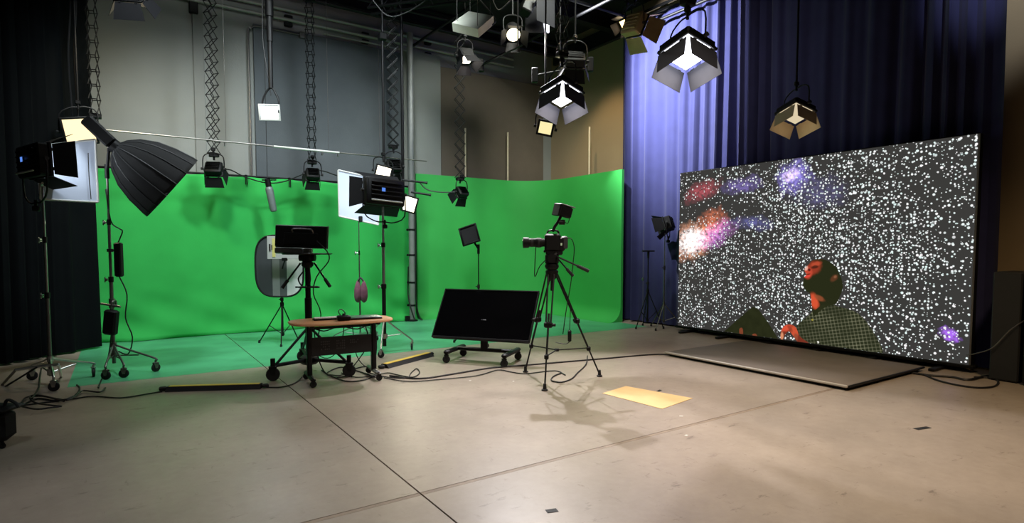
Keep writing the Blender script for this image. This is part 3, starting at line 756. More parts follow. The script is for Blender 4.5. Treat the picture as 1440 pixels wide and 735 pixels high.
solo('conduit', MB().tube([(V(455, 60, 12.62).x, 12.6, 6.1), (pa2.x - .4, 12.6, 6.1), (pa2.x - .1, 12.58, 6.08), (pa2.x, 12.52, 5.95), (pa2.x, 12.5, 5.4), (pa2.x, 12.5, 3.2)], .022, 8, 4), COND, 'pale conduit turning down beside the grey pilaster', 'conduit')
for k, (px, py) in enumerate(((272, 11), (405, 25), (405, 35), (513, 49), (513, 59), (601, 61), (601, 77))):
    p = V(px, py, 12.66)
    lab = 'small black wall bracket, the one nearest the black curtain' if k == 0 else ('upper', 'lower')[(k + 1) % 2] + ' of the paired small black wall brackets ' + ('above the grey panel\'s left half', 'above the grey panel\'s right half', 'above the pilaster')[(k - 1) // 2]
    solo('wall_bracket', MB().box((p.x, 12.64, p.z), (.16 if k else .15, .09, .085 if k else .22), None, .012), BLACK, lab, 'bracket', 'black brackets on the back wall')
# tall pale poles behind the cyclorama
for px, y0, lab in ((714, 186, 'thin pale upright pole standing behind the cyclorama, left one'), (829, 178, 'thin pale upright pole behind the cyclorama against the beige wall')):
    p = V(px, y0, 12.5) if px < 760 else U(px, y0, 9.35)
    solo('pole', MB().cyl((p.x, p.y, 0), (p.x, p.y, p.z), .024, None, 10), mat('pale_wood_pole', (206, 192, 166), .6, 0, .06, 10), lab, 'pole')
solo('pole', MB().cyl((V(653, 180, 12.55).x, 12.5, 0), (V(653, 180, 12.55).x, 12.5, V(653, 180, 12.5).z), .022, None, 10), MATS['pale_wood_pole'], 'thin pale upright pole behind the cyclorama beside a scissor hanger', 'pole')

# ------------------------------------------------------------------ hanging lamps at the back
def hung(px, py_foot, py_c, Z, lab_h, lab_f, size=.3, zdir=None, gl=None, power=0, rot=.6, wid=.17, row=.2, doors=(10, 10, 30, 10)):
    foot = D(px, py_foot, Z)
    pantograph(lab_h, foot, GRID, wid, row, rot, 'scissor hangers from the grid')
    c = Vector((foot.x, foot.y, D(px, py_c, Z).z))
    led_fixture('studio_light', lab_f, c, zdir or (0, 1, -.5), 0, size, size * .9, .12, gl, 5, power, doors=doors, group='small lamps hung from scissor hangers', yoke='top')
hung(301, 222, 241, 10.2, 'scissor hanger in front of the white wall left of the grey panel', 'unlit black lamp hung from the scissor hanger left of the grey panel', .27, (.3, .8, -.7))
hung(439, 232, 248, 11.0, 'scissor hanger in front of the middle of the grey panel', 'unlit black lamp hung below the middle of the grey acoustic panel', .24, (.1, .9, -.6), rot=1.0)
hung(553, 210, 236, 11.2, 'scissor hanger at the right edge of the grey panel', 'dark lamp behind the rolling stand\'s panel light, under a scissor hanger', .27, (.2, .9, -.5), rot=-.35, wid=.2)
hung(647, 255, 273, 12.0, 'scissor hanger in front of the taupe panel, above the cyclorama', 'unlit black lamp hung low in front of the right green cyclorama', .24, (-.2, .9, -.7), rot=-.35, wid=.2, row=.22)

# warm lamp above the left diffusion frame, on a ladder-like hanger
wl = D(112, 184, 8.6)
pantograph('narrow ladder-like scissor hanger beside the black curtain', D(134, 168, 8.9), GRID, .12, .22, 1.2, 'scissor hangers from the grid')
led_fixture('studio_light', 'warm glowing lamp hung above the softbox beside the black curtain', wl, CAM + Vector((1.5, 0, -1.5)) - wl, 12, .40, .38, .12, (255, 232, 180), 1.5, 12, (1, .8, .5), (None, None, None, None), group='warm glowing hanging lamps', hang_to=GRID)
for k, dx_ in enumerate((-6, 2)):
    a = D(108 + dx_, 165, 8.7)
    cable('dangling safety cable left of the ladder-like hanger' if k == 0 else 'second dangling safety cable close to the warm lamp', [Vector((a.x, a.y, 6.3)), Vector((a.x + .03, a.y, 5.2)), Vector((a.x - .02, a.y, 4.4)), a], .012)

# white lamp on a telescopic pole
c = D(379, 158, 10.0)
T = led_fixture('studio_light', 'bright white lamp at the end of a thick black telescopic pole', c, CAM + Vector((.5, 0, -.6)) - c, 4, .32, .25, .1, (240, 250, 255), 3, 18, (.9, .97, 1), (None,) * 4, yoke=None, bezel=WHITEM)
pt = Vector((c.x, c.y, 0)) + (FH * .08)
b = MB()
for s in (-1, 1):
    b.tube([c + RT * s * .13 + FH * .05, c + RT * s * .14 + FH * .06 + Vector((0, 0, .2)), c + RT * s * .06 + FH * .07 + Vector((0, 0, .38)), pt + Vector((0, 0, c.z + .44))], .016, 6, 3)
part('yoke', b, BLACK, T)
part('telescopic_pole', MB().cyl(pt + Vector((0, 0, c.z + .42)), pt + Vector((0, 0, c.z + 1.2)), .038, None, 10).cyl(pt + Vector((0, 0, c.z + 1.2)), pt + Vector((0, 0, 5.55)), .05, None, 10).cyl(pt + Vector((0, 0, 5.5)), pt + Vector((0, 0, GRID + .03)), .07, None, 10), BLACK, T)
part('cable', MB().tube([pt + Vector((0, 0, c.z + .3)), pt - RT * .08 + Vector((0, 0, c.z + .9)), pt - RT * .12 + Vector((0, 0, 5.2)), pt - RT * .1 + Vector((0, 0, GRID))], .009, 6, 4), CABLE, T)
# black drop poles and the two warm lamps on them
c = D(539, 243, 10.7)
T = led_fixture('studio_light', 'warm white lamp on a drop pole above the right panel light', c, CAM + Vector((-.4, 0, -.9)) - c, -14, .29, .26, .1, (255, 246, 222), 3, 12, (1, .9, .7), (None,) * 4, group='warm white lamps on drop poles', yoke='top')
pt = Vector((c.x, c.y, 0)) + FH * .06
part('drop_pole', MB().cyl(pt + Vector((0, 0, c.z + .2)), pt + Vector((0, 0, GRID + .03)), .024, None, 10).box(pt + Vector((0, 0, D(534, 50, 10.7).z)), (.14, .14, .14), None, .02), BLACK, T)
c = D(576, 287, 11.1)
T = led_fixture('studio_light', 'warm white lamp beside the tall grey pole, right of the panel light', c, CAM + Vector((-.6, 0, -.9)) - c, -16, .27, .30, .12, (255, 246, 222), 3, 12, (1, .9, .7), (None,) * 4, group='warm white lamps on drop poles', yoke=None)
pt = D(567, 287, 11.25); pt.z = 0
part('drop_pole', MB().cyl(pt + Vector((0, 0, c.z - .1)), pt + Vector((0, 0, GRID + .03)), .028, None, 10), BLACK, T)
part('bracket', MB().cyl(pt + Vector((0, 0, c.z + .08)), c + FH * .1 + Vector((0, 0, .08)), .016, None, 8), BLACK, T)
for k, (x0, y0, x1, y1, Z) in enumerate(((566, 253, 601, 257, 11.2), (578, 270, 606, 274, 11.2))):
    a, b_ = D(x0, y0, Z), D(x1, y1, Z)
    solo('crossarm', MB().cyl(a, b_, .02, None, 8).cyl(b_ - RT * .03, b_, .026, None, 8), BLACK, ('thick upper', 'thin lower')[k] + ' black crossarm sticking out right of the drop pole', 'crossarm')

# long thin boom pipe across the back
a, b_ = V(90, 177, 11.0), V(600, 226.5, 11.0)
T = thing('boom_pipe', 'long thin pale pipe hung level across the back of the stage', 'pipe', (a.x, a.y, a.z))
part('pipe', MB().cyl(a, b_, .012, None, 8), STEEL, T)
s0_, s1_ = V(385, 205.7, 11.0), V(477, 214.6, 11.0)
part('sleeve', MB().cyl(s0_, s1_, .02, None, 10), WHITEM, T, label='thicker white sleeve')
for px in (318, 462, 534):
    p = V(px, 177 + (px - 90) * .0971, 11.0); part('hanging_wire', MB().cyl(p, (p.x, p.y, GRID), .004, None, 5), STEEL, T)
for px in (316, 453, 475): 
    p = V(px, 178 + (px - 90) * .0971, 11.0); part('hook', MB().box(p - Vector((0, 0, .03)), (.025, .03, .07), None, .006), CHROME, T)
# hanging microphone and its cable swag
a = V(376, 253, 11.4); b_ = V(384, 292, 11.4)
T = thing('hanging_microphone', 'grey cylindrical microphone hanging in front of the green backdrop', 'microphone', a)
part('body', MB().lathe(a.lerp(b_, .25), b_ - a, [(0, .05), (.02, .065), (.06, .07), (.40, .062), (.44, .055), (.455, .03)], 16), mat('microphone_grey', (112, 122, 122), .5, .3, .08, 20), T)
part('shock_mount', MB().cyl(a + Vector((0, 0, .02)), a.lerp(b_, .3), .05, None, 10).cyl(a - RT * .1, a + RT * .16, .013, None, 6), BLACKP, T)
part('hanger', MB().cyl(a, (a.x, a.y, GRID), .005, None, 5), CABLE, T)
sw = [V(x, y, 11.5) for x, y in ((296, 246), (320, 238), (345, 249), (375, 257), (400, 255), (432, 243), (452, 240), (475, 247), (500, 252), (530, 254))]
cable('black cable sagging along the top of the green backdrop between lamps', sw, .011, name='sagging_cable')
cable('black cable drooping from the low lamp to the drop pole', [D(x, y, 11.6) for x, y in ((590, 256), (600, 266), (618, 270), (640, 270))], .012, name='sagging_cable')

# tall grey pole with straps at the joint of cloth and cyclorama
p = V(580, 448, 11.82); p.z = 0
T = thing('pole', 'tall grey pole with straps and cables at the cloth\'s right edge', 'pole', p)
part('tube', MB().cyl(p, p + Vector((0, 0, GRID)), .065, None, 14), mat('grey_pole_paint', (132, 134, 132), .5, .2, .1, 6), T)
for z in (.35, .85, 1.45, 2.0):
    part('strap', MB().cyl(p + Vector((0, 0, z - .02)), p + Vector((0, 0, z + .02)), .072, None, 14).box(p + Vector((0, 0, z)) - RT * .09, (.05, .03, .05), None, .008), BLACK, T)
part('cable', MB().tube([p + RT * .075 + Vector((0, 0, 2.6)), p + RT * .085 + Vector((0, 0, 1.6)), p + RT * .075 + Vector((0, 0, .6)), p + RT * .14 + Vector((0, 0, .12)), p + RT * .22 + Vector((0, 0, .02))], .014, 6, 4)
     .tube([p - RT * .08 + Vector((0, 0, 1.2)), p - RT * .09 + Vector((0, 0, .6)), p - RT * .02 - FH * .08 + Vector((0, 0, .3)), p + RT * .06 - FH * .1 + Vector((0, 0, .05))], .014, 6, 4), CABLE, T)
part('base', MB().lathe(p, (0, 0, 1), [(0, .12), (.02, .12), (.04, .075)], 14).box(p - RT * .1 - FH * .06 + Vector((0, 0, .06)), (.1, .08, .12), None, .01), BLACK, T)

# ------------------------------------------------------------------ lamps over the middle and right
PUR = (238, 240, 255)
def down_dir(c, k=1.0, side=0.0):
    d = (CAM - c); d.z = 0; d.normalize(); return d * k + RT * side + Vector((0, 0, -1))
c = D(790, 131, 7.9)
pantograph('scissor hanger above the bright square lamp near the far corner', c + Vector((0, 0, .45)), GRID, .18, .22, .5, 'scissor hangers from the grid')
led_fixture('studio_light', 'bright square lamp with open barn doors before the taupe panel', c, down_dir(c, .38, 0), 43, .42, .42, .09, PUR, 8, 34, (1, .93, .88), (5, 20, 20, 5), door_len=.22, proud=.035, tip=(.9, 1.0, 1.0, .9), spread=110, door_m=mat('grey_door_paint', (66, 66, 72), .6, 0, .05, 10, spec=.2), group='square lamps with open barn doors')
c = D(966, 72, 6.3)
pantograph('scissor hanger above the bright square lamp before the blue curtain', c + Vector((0, 0, .45)), GRID, .18, .22, .3, 'scissor hangers from the grid')
led_fixture('studio_light', 'largest bright square lamp, with barn doors, before the blue curtain', c, down_dir(c, .38, 0), 43, .42, .42, .09, PUR, 8, 34, (1, .93, .88), (5, 20, 20, 5), door_len=.22, proud=.035, tip=(.9, 1.0, 1.0, .9), spread=110, door_m=mat('grey_door_paint', (66, 66, 72), .6, 0, .05, 10, spec=.2), group='square lamps with open barn doors')
c = D(1119, 158, 8.3)
led_fixture('studio_light', 'dim cream square lamp with barn doors above the video wall', c, down_dir(c, .42, -.03), 41, .37, .37, .08, (232, 214, 178), .9, 2, (1, .82, .55), (5, 24, 24, 5), door_len=.19, proud=.035, tip=(.9, 1.0, 1.0, .9), spread=110, group='square lamps with open barn doors', door_m=mat('cream_door_paint', (190, 170, 140), .6, 0, .05, 10), hang_to=GRID)
c = D(767, 180, 9.2)
led_fixture('studio_light', 'small dim cream lamp hung low under the bright corner lamp', c, CAM + Vector((0, 0, -1)) - c, -12, .24, .22, .08, (255, 240, 178), 1.0, 12, (1, .85, .55), (None,) * 4, hang_to=GRID)
# warm lamps near the curtain track
WARMLIT = mat('warm_lit_housing', (176, 150, 110), .5, .3, .1, 8)  # warm light on the housing and doors put into their colour
c = D(896, 38, 9.4)
T = led_fixture('studio_light', 'lamp with pale open doors seen from behind at curtain top', c, RT * .8 + FH * .55 + Vector((0, 0, -.35)), 10, .36, .34, .14, (255, 236, 200), 6, 10, (1, .9, .78), (35, 30, 35, 30), hang_to=GRID, spread=120)
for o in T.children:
    if o.name.startswith(('housing', 'barn_door')): o.data.materials[0] = WARMLIT
c2 = D(877, 34, 9.6)
T = led_fixture('studio_light', 'small warm lamp left of the pale-doored lamp by the curtain top', c2, -RT * .7 - FH * .4 + Vector((0, 0, -.6)), 0, .17, .16, .16, (255, 220, 150), 5, 8, (1, .75, .45), (40, 40, 40, 40), hang_to=GRID)
# fresnel
def fresnel(label, c, zdir, R=.12, L=.3, power=0, col=(1, .9, .75), doors=(35, 35, 35, 35), glow=(255, 240, 205), size=60):
    M = frame(c, zdir); T = thing('fresnel_light', label, 'studio light', c)
    part('housing', mm(M).lathe((0, 0, -L), (0, 0, 1), [(0, R * .6), (.03, R * .95), (.05, R), (L - .04, R), (L - .03, R * 1.1), (L - .002, R * 1.1)], 20), BLACKP, T)
    part('lens', mm(M).lathe((0, 0, -.002), (0, 0, 1), [(0, R * .92), (.008, R * .9), (.02, R * .5), (.024, .01)], 20), face_mat(glow, 5), T, label='glowing lens')
    for k, s in enumerate(doors):
        a = math.radians(s); ang = (PI / 2, PI, -PI / 2, 0)[k]; o = Vector((math.cos(ang), math.sin(ang), 0)); t = Vector((-o.y, o.x, 0))
        d = Vector((0, 0, 1)) * math.cos(a) + o * math.sin(a); h0 = o * R * 1.05 + Vector((0, 0, .025))
        part('barn_door', mm(M).plate([h0 - t * R * .8, h0 + t * R * .8, h0 + d * R * 1.4 + t * R * 1.1, h0 + d * R * 1.4 - t * R * 1.1], o * math.cos(a) - Vector((0, 0, math.sin(a))), .004), DOORM, T, False)
    P = [M @ Vector((s * (R + .03), 0, -L / 2)) for s in (-1, 1)]; u_ = Vector((0, 0, R + .16)); top = (P[0] + P[1]) / 2 + u_
    part('yoke', MB().tube([P[0], P[0] + u_ * .8, top, P[1] + u_ * .8, P[1]], .010, 6, 4), BLACK, T)
    part('drop_rod', MB().cyl(top, (top.x, top.y, GRID + .03), .014, None, 8).box((top.x, top.y, max(top.z + .1, GRID - .05)), (.07, .07, .1), None, .01), BLACK, T)
    if power:
        s = spot('lamp', M @ Vector((0, 0, .03)), M @ Vector((0, 0, 1.03)), power, col, size, .3, .05)
    return T
c = D(722, 49, 10.6)
fresnel('small round lamp with a glaring lens high in the far corner', c, G(.7, 5.6, .6) - c, .13, .28, 1500, (.98, .95, 1.0), size=62)
c = D(656, 84, 10.6)
T = led_fixture('studio_light', 'black lamp with bright rimmed doors under the hanging white panel', c, RT * .35 - FH * .25 + Vector((0, 0, -.9)), 20, .26, .24, .16, (255, 246, 226), 5, 6, (1, .9, .8), (20, 25, 30, 25), hang_to=GRID)
c = D(808, 92, 9.8)
T = led_fixture('studio_light', 'unlit black lamp with open doors behind the bright corner lamp', c, (.3, .5, -.7), 5, .32, .28, .16, None, doors=(20, 25, 25, 25), hang_to=GRID)
def end_box(T, p): part('end_box', MB().box(p, (.10, .10, .24), Matrix.Rotation(-YAW, 3, 'Z'), .012), BLACKP, T)
pa_, pb2 = D(752, 106, 9.9), D(830, 91, 10.1)
T = thing('crossbar', 'black crossbar with a small box at each end behind the bright corner lamp', 'crossbar', (pa_ + pb2) / 2)
part('bar', MB().cyl(pa_, pb2, .014, None, 8), BLACK, T)
md = pa_.lerp(pb2, .45); part('drop_rod', MB().cyl(md, (md.x, md.y, CEIL - .005), .014, None, 8), BLACK, T)
end_box(T, pa_); end_box(T, pb2)
pa_ = D(677, 92, 11.2); pb2 = D(735, 63, 9.4)
T = thing('crossbar', 'black bar ending in a small box beside the lamp with bright rimmed doors', 'crossbar', pa_)
part('bar', MB().cyl(pa_, pb2, .014, None, 8), BLACK, T)
part('drop_rod', MB().cyl(pa_.lerp(pb2, .9), Vector(pa_.lerp(pb2, .9)[:2] + (CEIL - .005,)), .012, None, 8), BLACK, T)
end_box(T, pa_)
# added flood; its two vertical doors bound the light on the blue curtain
T = thing('studio_light', 'added black flood lamp with vertical doors high in the dark far corner, facing the blue curtain', 'studio light', ADDED_CURTAIN_LAMP)
ad = (CURTAIN_AIM - ADDED_CURTAIN_LAMP).normalized(); aq = ad.to_track_quat('Z', 'Y').to_matrix()
part('housing', MB().box(ADDED_CURTAIN_LAMP - ad * .2, (.3, .3, .22), aq, .02), BLACKP, T)
part('drop_rod', MB().cyl(ADDED_CURTAIN_LAMP - ad * .2, Vector((ADDED_CURTAIN_LAMP - ad * .2)[:2] + (GRID + .1,)), .014, None, 8), BLACK, T)
for tv, side in ((6.45, -1), (9.28, 1)):
    d = Vector((9.3 - ADDED_CURTAIN_LAMP.x, tv - ADDED_CURTAIN_LAMP.y, 0)).normalized(); o = Vector((-d.y, d.x, 0)) * side
    a = ADDED_CURTAIN_LAMP + d * .32
    part('barn_door', MB().plate([a - Vector((0, 0, .32)), a + o * .34 - d * .3 - Vector((0, 0, .3)), a + o * .34 - d * .3 + Vector((0, 0, .15)), a + Vector((0, 0, .2))], d, .006), DOORM, T, False)
# hanging soft panel
q = [D(637, 44, 9.0), D(660, 27, 9.6), D(695, 34, 9.2), D(673, 53, 8.6)]
cc = sum(q, Vector()) / 4; nn = (q[1] - q[0]).cross(q[3] - q[0]); nn = -nn if nn.z > 0 else nn
T = thing('soft_panel', 'pale square soft panel hanging flat under the dark ceiling', 'panel', cc)
part('shell', MB().plate(q, nn, .12), mat('pale_panel_shell', (206, 208, 192), .7, 0, .04, 6), T, False)
q2 = [cc + (x - cc) * .86 + nn.normalized() * .004 for x in q]
part('face', MB().plate(q2, nn, .006), mat('pale_panel_face', (190, 196, 176), .8, 0, .04, 6), T, False)
for x in q: part('hanging_wire', MB().cyl(cc + (x - cc) * .8, Vector(((cc + (x - cc) * .8).x, (cc + (x - cc) * .8).y, GRID)), .005, None, 5), STEEL, T)
# lamp cut by the top edge, left
c = D(184, -4, 8.3)
led_fixture('studio_light', 'black lamp cut by the picture\'s top edge above the white wall', c, (.25, .6, -.7), 0, .34, .3, .14, (255, 240, 190), 4, 30, (1, .85, .55), (20, 30, 35, 30), hang_to=GRID + .02)

# overhead clutter: truss rail, cables
T = thing('lighting_truss', 'dark lighting truss hung under the ceiling behind the white panel', 'truss', D(780, 30, 10.4))
b0, b1 = G(-2.6, 10.9, 6.02), G(2.2, 9.4, 6.02)
for dz, dd in ((0, -.14), (0, .14), (.26, 0)):
    part('chord', MB().cyl(b0 + FH * dd + Vector((0, 0, dz - .1)), b1 + FH * dd + Vector((0, 0, dz - .1)), .024, None, 8), BLACK, T)
for k in range(16):
    a = b0.lerp(b1, k / 16); e = b0.lerp(b1, (k + .5) / 16); f = b0.lerp(b1, (k + 1) / 16)
    part('lacing', MB().cyl(a + FH * -.14 - Vector((0, 0, .1)), e + Vector((0, 0, .16)), .010, None, 6).cyl(e + Vector((0, 0, .16)), f + FH * .14 - Vector((0, 0, .1)), .010, None, 6), BLACK, T)
for k, pts in enumerate((((690, -10, 9.5), (700, 14, 9.4), (715, 4, 9.4), (730, -12, 9.4)), ((668, -8, 9.6), (690, 18, 9.3), (697, 30, 9.2), (690, 36, 9.1)), ((520, -6, 10.4), (545, 22, 10.5), (575, 16, 10.5), (610, -8, 10.4)))):
    cable(('thin cable looped over the truss above the round lamp', 'thin cable running down to the hanging white panel', 'dark cable looped between the scissor hanger and the truss')[k], [D(*x) for x in pts], .012, name='overhead_cable')

# ------------------------------------------------------------------ left stands
def toward(b, *pxs): return [math.degrees(math.atan2((F(*p) - b).y, (F(*p) - b).x)) for p in pxs]
# stand with panel light
bA = F(72, 540); hA = 2.30
rolling_stand('silver rolling stand at far left carrying a panel light', bA, hA, toward(bA, (80, 560), (118, 532), (40, 533)), .45, CHROME, 'silver rolling light stands', .02, .055, .30, .14)
c = D(52, 226, (bA - CAM).dot(FH) ) ; c.x, c.y = bA.x, bA.y
c = Vector((bA.x, bA.y, c.z)) - RT * .06 + FH * .06
dirA = RT * .55 + FH * .80 + Vector((0, 0, .04))
led_fixture('panel_light', 'large black panel light aimed at the left white diffusion frame', c, dirA, 0, .68, .36, .12, (235, 244, 255), 4, 2.5, (.85, .93, 1), (28, 35, 28, 35), group='panel lights aimed at diffusion frames', yoke='bottom', display=True, door_len=.22, spread=110)
# left diffusion frame
def diffusion_frame(label, q, group):
    q = [Vector(x) for x in q]; cc = sum(q, Vector()) / 4; n = (q[1] - q[0]).cross(q[3] - q[0]).normalized()
    T = thing('diffusion_frame', label, 'diffusion frame', cc, group)
    part('cloth', MB().plate(q, n, .004), SILK, T, False)
    b = MB()
    for i in range(4): b.cyl(q[i], q[(i + 1) % 4], .013, None, 8)
    part('rim', b, WHITEM, T)
    return T
ZF = 7.25
T = diffusion_frame('bright white diffusion frame beside the black curtain at left', (D(57, 280, ZF - .15), D(138, 284, ZF + .25), D(134, 196, ZF + .25), D(58, 205, ZF - .15)), 'white diffusion frames')
a = D(58, 262, ZF - .15)
part('clip', MB().box(a, (.05, .05, .2), None, .012).cyl(a, Vector((bA.x, bA.y, a.z)), .012, None, 8), WHITEM, T)
part('seam', MB().tube([D(124, 215, ZF + .16), D(125, 245, ZF + .16), D(128, 280, ZF + .17)], .006, 5, 3), CABLE, T)

# stand with softbox
bB = F(161, 521)
rolling_stand('dark steel rolling stand carrying the big black softbox', bB, 2.62, toward(bB, (204, 522), (196, 547), (145, 538)), .58, STEEL, 'silver rolling light stands', .022, .055, .34, .2)
zB = (bB - CAM).dot(FH)
ap = D(163, 207, zB); rim = D(243, 264, zB + .36); ax = (rim - ap).normalized()
T = thing('softbox', 'big black umbrella-shaped softbox on the left rolling stand', 'softbox', ap)
nseg = 16; Ls = (rim - ap).length; R = .49
def softshell():
    q = ax.to_track_quat('Z', 'Y'); prof = [(.0, .06), (.04, .15), (.14, .265), (.30, .37), (.50, .44), (.72, .485), (Ls, R)]
    vs = []; fs = []
    for i in range(nseg):
        strip = []
    m = MB()
    rows = []
    for t, r in prof:
        row = []
        for k in range(nseg * 2 + 1):
            a = 2 * PI * k / (nseg * 2); rr = r * (1.0 if k % 2 == 0 else .972)
            row.append(ap + q @ Vector((math.cos(a) * rr, math.sin(a) * rr, t)))
        rows.append(row)
    m.grid(rows)
    # ribs along the seams
    b = MB()
    for k in range(nseg):
        a = 2 * PI * k / nseg
        b.tube([ap + q @ Vector((math.cos(a) * (r + .004), math.sin(a) * (r + .004), t)) for t, r in prof], .006, 5, 1)
    return m, b, q
m_, ribs, qd = softshell()
sh = part('shell', m_, CLOTHB, T, True, angle=80); sh.modifiers.new('thickness', 'SOLIDIFY').thickness = .006
part('ribs', ribs, mat('rib_grey', (34, 35, 36), .6, 0, .1, 20), sh)
part('front_cloth', MB().lathe(ap + ax * (Ls - .05), ax, [(0, R * .93), (.01, R * .94), (.012, .02)], 32), SILK, T)
part('speed_ring', MB().cyl(ap - ax * .05, ap + ax * .02, .085, None, 16), BLACK, T)
T = thing('studio_light', 'long black lamp body plugged into the back of the softbox', 'studio light', ap)
dd = (ap - D(128, 174, zB - .1)).normalized()
part('body', MB().box(ap - dd * .25, (.15, .15, .40), dd.to_track_quat('Z', 'Y').to_matrix(), .02), BLACKP, T)
part('side_rail', MB().box(ap - dd * .24 - Vector((0, 0, .085)), (.03, .03, .28), dd.to_track_quat('Z', 'Y').to_matrix(), .008), STEEL, T)
part('bracket', MB().cyl(ap - dd * .1, Vector((bB.x, bB.y, 2.55)), .02, None, 8).cyl((bB.x, bB.y, 2.48), (bB.x, bB.y, 2.66), .026, None, 10), BLACK, T)
# power boxes on that stand
pz = D(167, 365, zB)
T = thing('power_supply', 'slim black power supply strapped high on the softbox stand', 'power supply', pz - Vector((0, 0, .24)))
part('case', MB().box(pz, (.09, .08, .44), Matrix.Rotation(-YAW, 3, 'Z'), .015), BLACKP, T)
part('strap', MB().cyl((bB.x, bB.y, pz.z + .10), (bB.x, bB.y, pz.z + .14), .035, None, 10).box((Vector((bB.x, bB.y, pz.z + .12)) + pz + Vector((0, 0, .12))) / 2, (.07, .05, .03)), RUBBER, T)
part('cord', MB().tube([pz + Vector((0, 0, .22)), pz + Vector((0, 0, .36)) + RT * .06, pz + Vector((0, 0, .40)) + RT * .02, Vector((bB.x + .02, bB.y, pz.z + .5)), Vector((bB.x - .02, bB.y - .03, pz.z + .9))], .008, 6, 4)
     .tube([pz - Vector((0, 0, .22)), pz - Vector((0, 0, .45)) + RT * .09, pz - Vector((0, 0, .75)) + RT * .06, pz - Vector((0, 0, 1.0)) + RT * .14, pz - Vector((0, 0, 1.22)) + RT * .08, Vector((bB.x + .05, bB.y, .25))], .008, 6, 4), CABLE, T)
pz = D(156, 453, zB - .08)
T = thing('power_supply', 'boxy black power supply hung by a hook low on the softbox stand', 'power supply', pz - Vector((0, 0, .18)))
part('case', MB().box(pz, (.16, .1, .32), Matrix.Rotation(-YAW, 3, 'Z') @ Matrix.Rotation(.12, 3, 'Y'), .02), BLACKP, T)
part('hook', MB().tube([pz + Vector((0, 0, .15)), pz + Vector((0, 0, .26)) + RT * .03, Vector((bB.x, bB.y, pz.z + .27)) + RT * .05, Vector((bB.x, bB.y, pz.z + .2)) + RT * .05], .012, 6, 4).cyl(pz + Vector((0, 0, .24)) - RT * .12, pz + Vector((0, 0, .20)) + RT * .13, .014, None, 8).cyl((bB.x, bB.y, pz.z + .18), (bB.x, bB.y, pz.z + .3), .034, None, 10), STEEL, T)
part('cord', MB().tube([pz - Vector((0, 0, .15)), pz - Vector((0, 0, .4)) - RT * .04, pz - Vector((0, 0, .62)) - RT * .1, F(138, 545, .02)], .008, 6, 4), CABLE, T)

# folded chrome stand lying behind the left rolling stand
a, b_, c3 = F(3, 541, .02), F(28, 515, .30), F(66, 512, .30)
T = thing('low_stand', 'low chrome folding leg frame on the floor at far left', 'stand', F(30, 535))
part('rail', MB().tube([F(22, 520, .22), F(45, 516, .24), F(82, 512, .26)], .016, 8, 2), CHROME, T)
part('leg', MB().cyl(F(22, 520, .22), F(3, 541, 0), .014, None, 8), STEEL, T)
part('leg', MB().cyl(F(52, 516, .24), F(8, 543, 0), .011, None, 8), BLACK, T)
part('leg', MB().cyl(F(82, 512, .26), F(86, 530, 0), .014, None, 8), CHROME, T)

# ------------------------------------------------------------------ balance board on a small stand
bD = G(-3.86, 9.75)
tripod_stand('small black stand on casters holding the oval balance board', bD, 1.25, toward(bD, (367, 482), (393, 493), (424, 476)), .40, BLACK, None, .018, .66)
def disc_band(T, name, x0, x1, m, cpos, rx, ry, n=28, lab=None):
    pts = []
    def lim(x): return ry * (1 - abs(x / rx) ** 3.2) ** (1 / 3.2)
    xs = [x0 + (x1 - x0) * k / n for k in range(n + 1)]
    pts = [cpos + RT * x + Vector((0, 0, lim(x))) for x in xs] + [cpos + RT * x - Vector((0, 0, lim(x))) for x in reversed(xs)]
    P = []
    for p in pts:
        if not P or (p - P[-1]).length > 1e-4: P.append(p)
    if (P[0] - P[-1]).length < 1e-4: P.pop()
    return part(name, MB().plate(P, -FH, .006), m, T, False, label=lab)
cD = D(393, 374, 9.68); rx, ry = .40, .51
T = thing('balance_board', 'oval fold-out balance board with dark grey and white bands', 'reflector', cD - Vector((0, 0, ry)))
for nm, x0, x1, m, lab in (('band', -rx + .004, -.12, mat('board_dark_grey', (62, 66, 70), .8, 0, .04, 10), 'dark grey band'), ('band', -.12, .0, mat('board_mid_grey', (138, 142, 142), .8, 0, .04, 10), 'light grey band'), ('band', .0, .12, mat('board_grey', (88, 92, 94), .8, 0, .04, 10), 'mid grey band'), ('band', .12, rx - .004, mat('board_white', (225, 226, 224), .8, 0, .03, 10), 'white band')):
    disc_band(T, nm, x0, x1, m, cD, rx, ry, lab=lab)
b = MB(); ringp = []
for k in range(48):
    a = 2 * PI * k / 48; ca, sa = math.cos(a), math.sin(a); e = 2 / 3.2
    ringp.append(cD + RT * (rx * abs(ca) ** e * (1 if ca >= 0 else -1)) + Vector((0, 0, ry * abs(sa) ** e * (1 if sa >= 0 else -1))))
ringp.append(ringp[0].copy())
part('rim', MB().tube(ringp, .016, 6, 1), CLOTHB, T)
cW = D(400, 348, 9.5)
T = thing('test_card', 'white test card with a yellow strip clipped before the oval board', 'card', cW - Vector((0, 0, .2)))
part('card', MB().box(cW, (.56, .012, .37), Matrix.Rotation(-YAW, 3, 'Z'), .003), mat('card_white', (188, 190, 188), .7, 0, .05, 6), T)
for x, w_, h_, m, lab in ((-.17, .05, .30, mat('card_yellow', (222, 214, 130), .7, 0, .04, 8), 'yellow strip'), (-.235, .022, .12, BLACKP, 'black slot'), (-.20, .018, .08, BLACKP, 'black slot'), (.05, .2, .08, mat('card_grey', (140, 146, 146), .7, 0, .05, 8), 'grey patch')):  # yellow strip, black slots and a grey patch on the card
    part('patch', MB().box(cW + RT * x - FH * .008, (w_, .006, h_), Matrix.Rotation(-YAW, 3, 'Z')), m, T, label=lab)
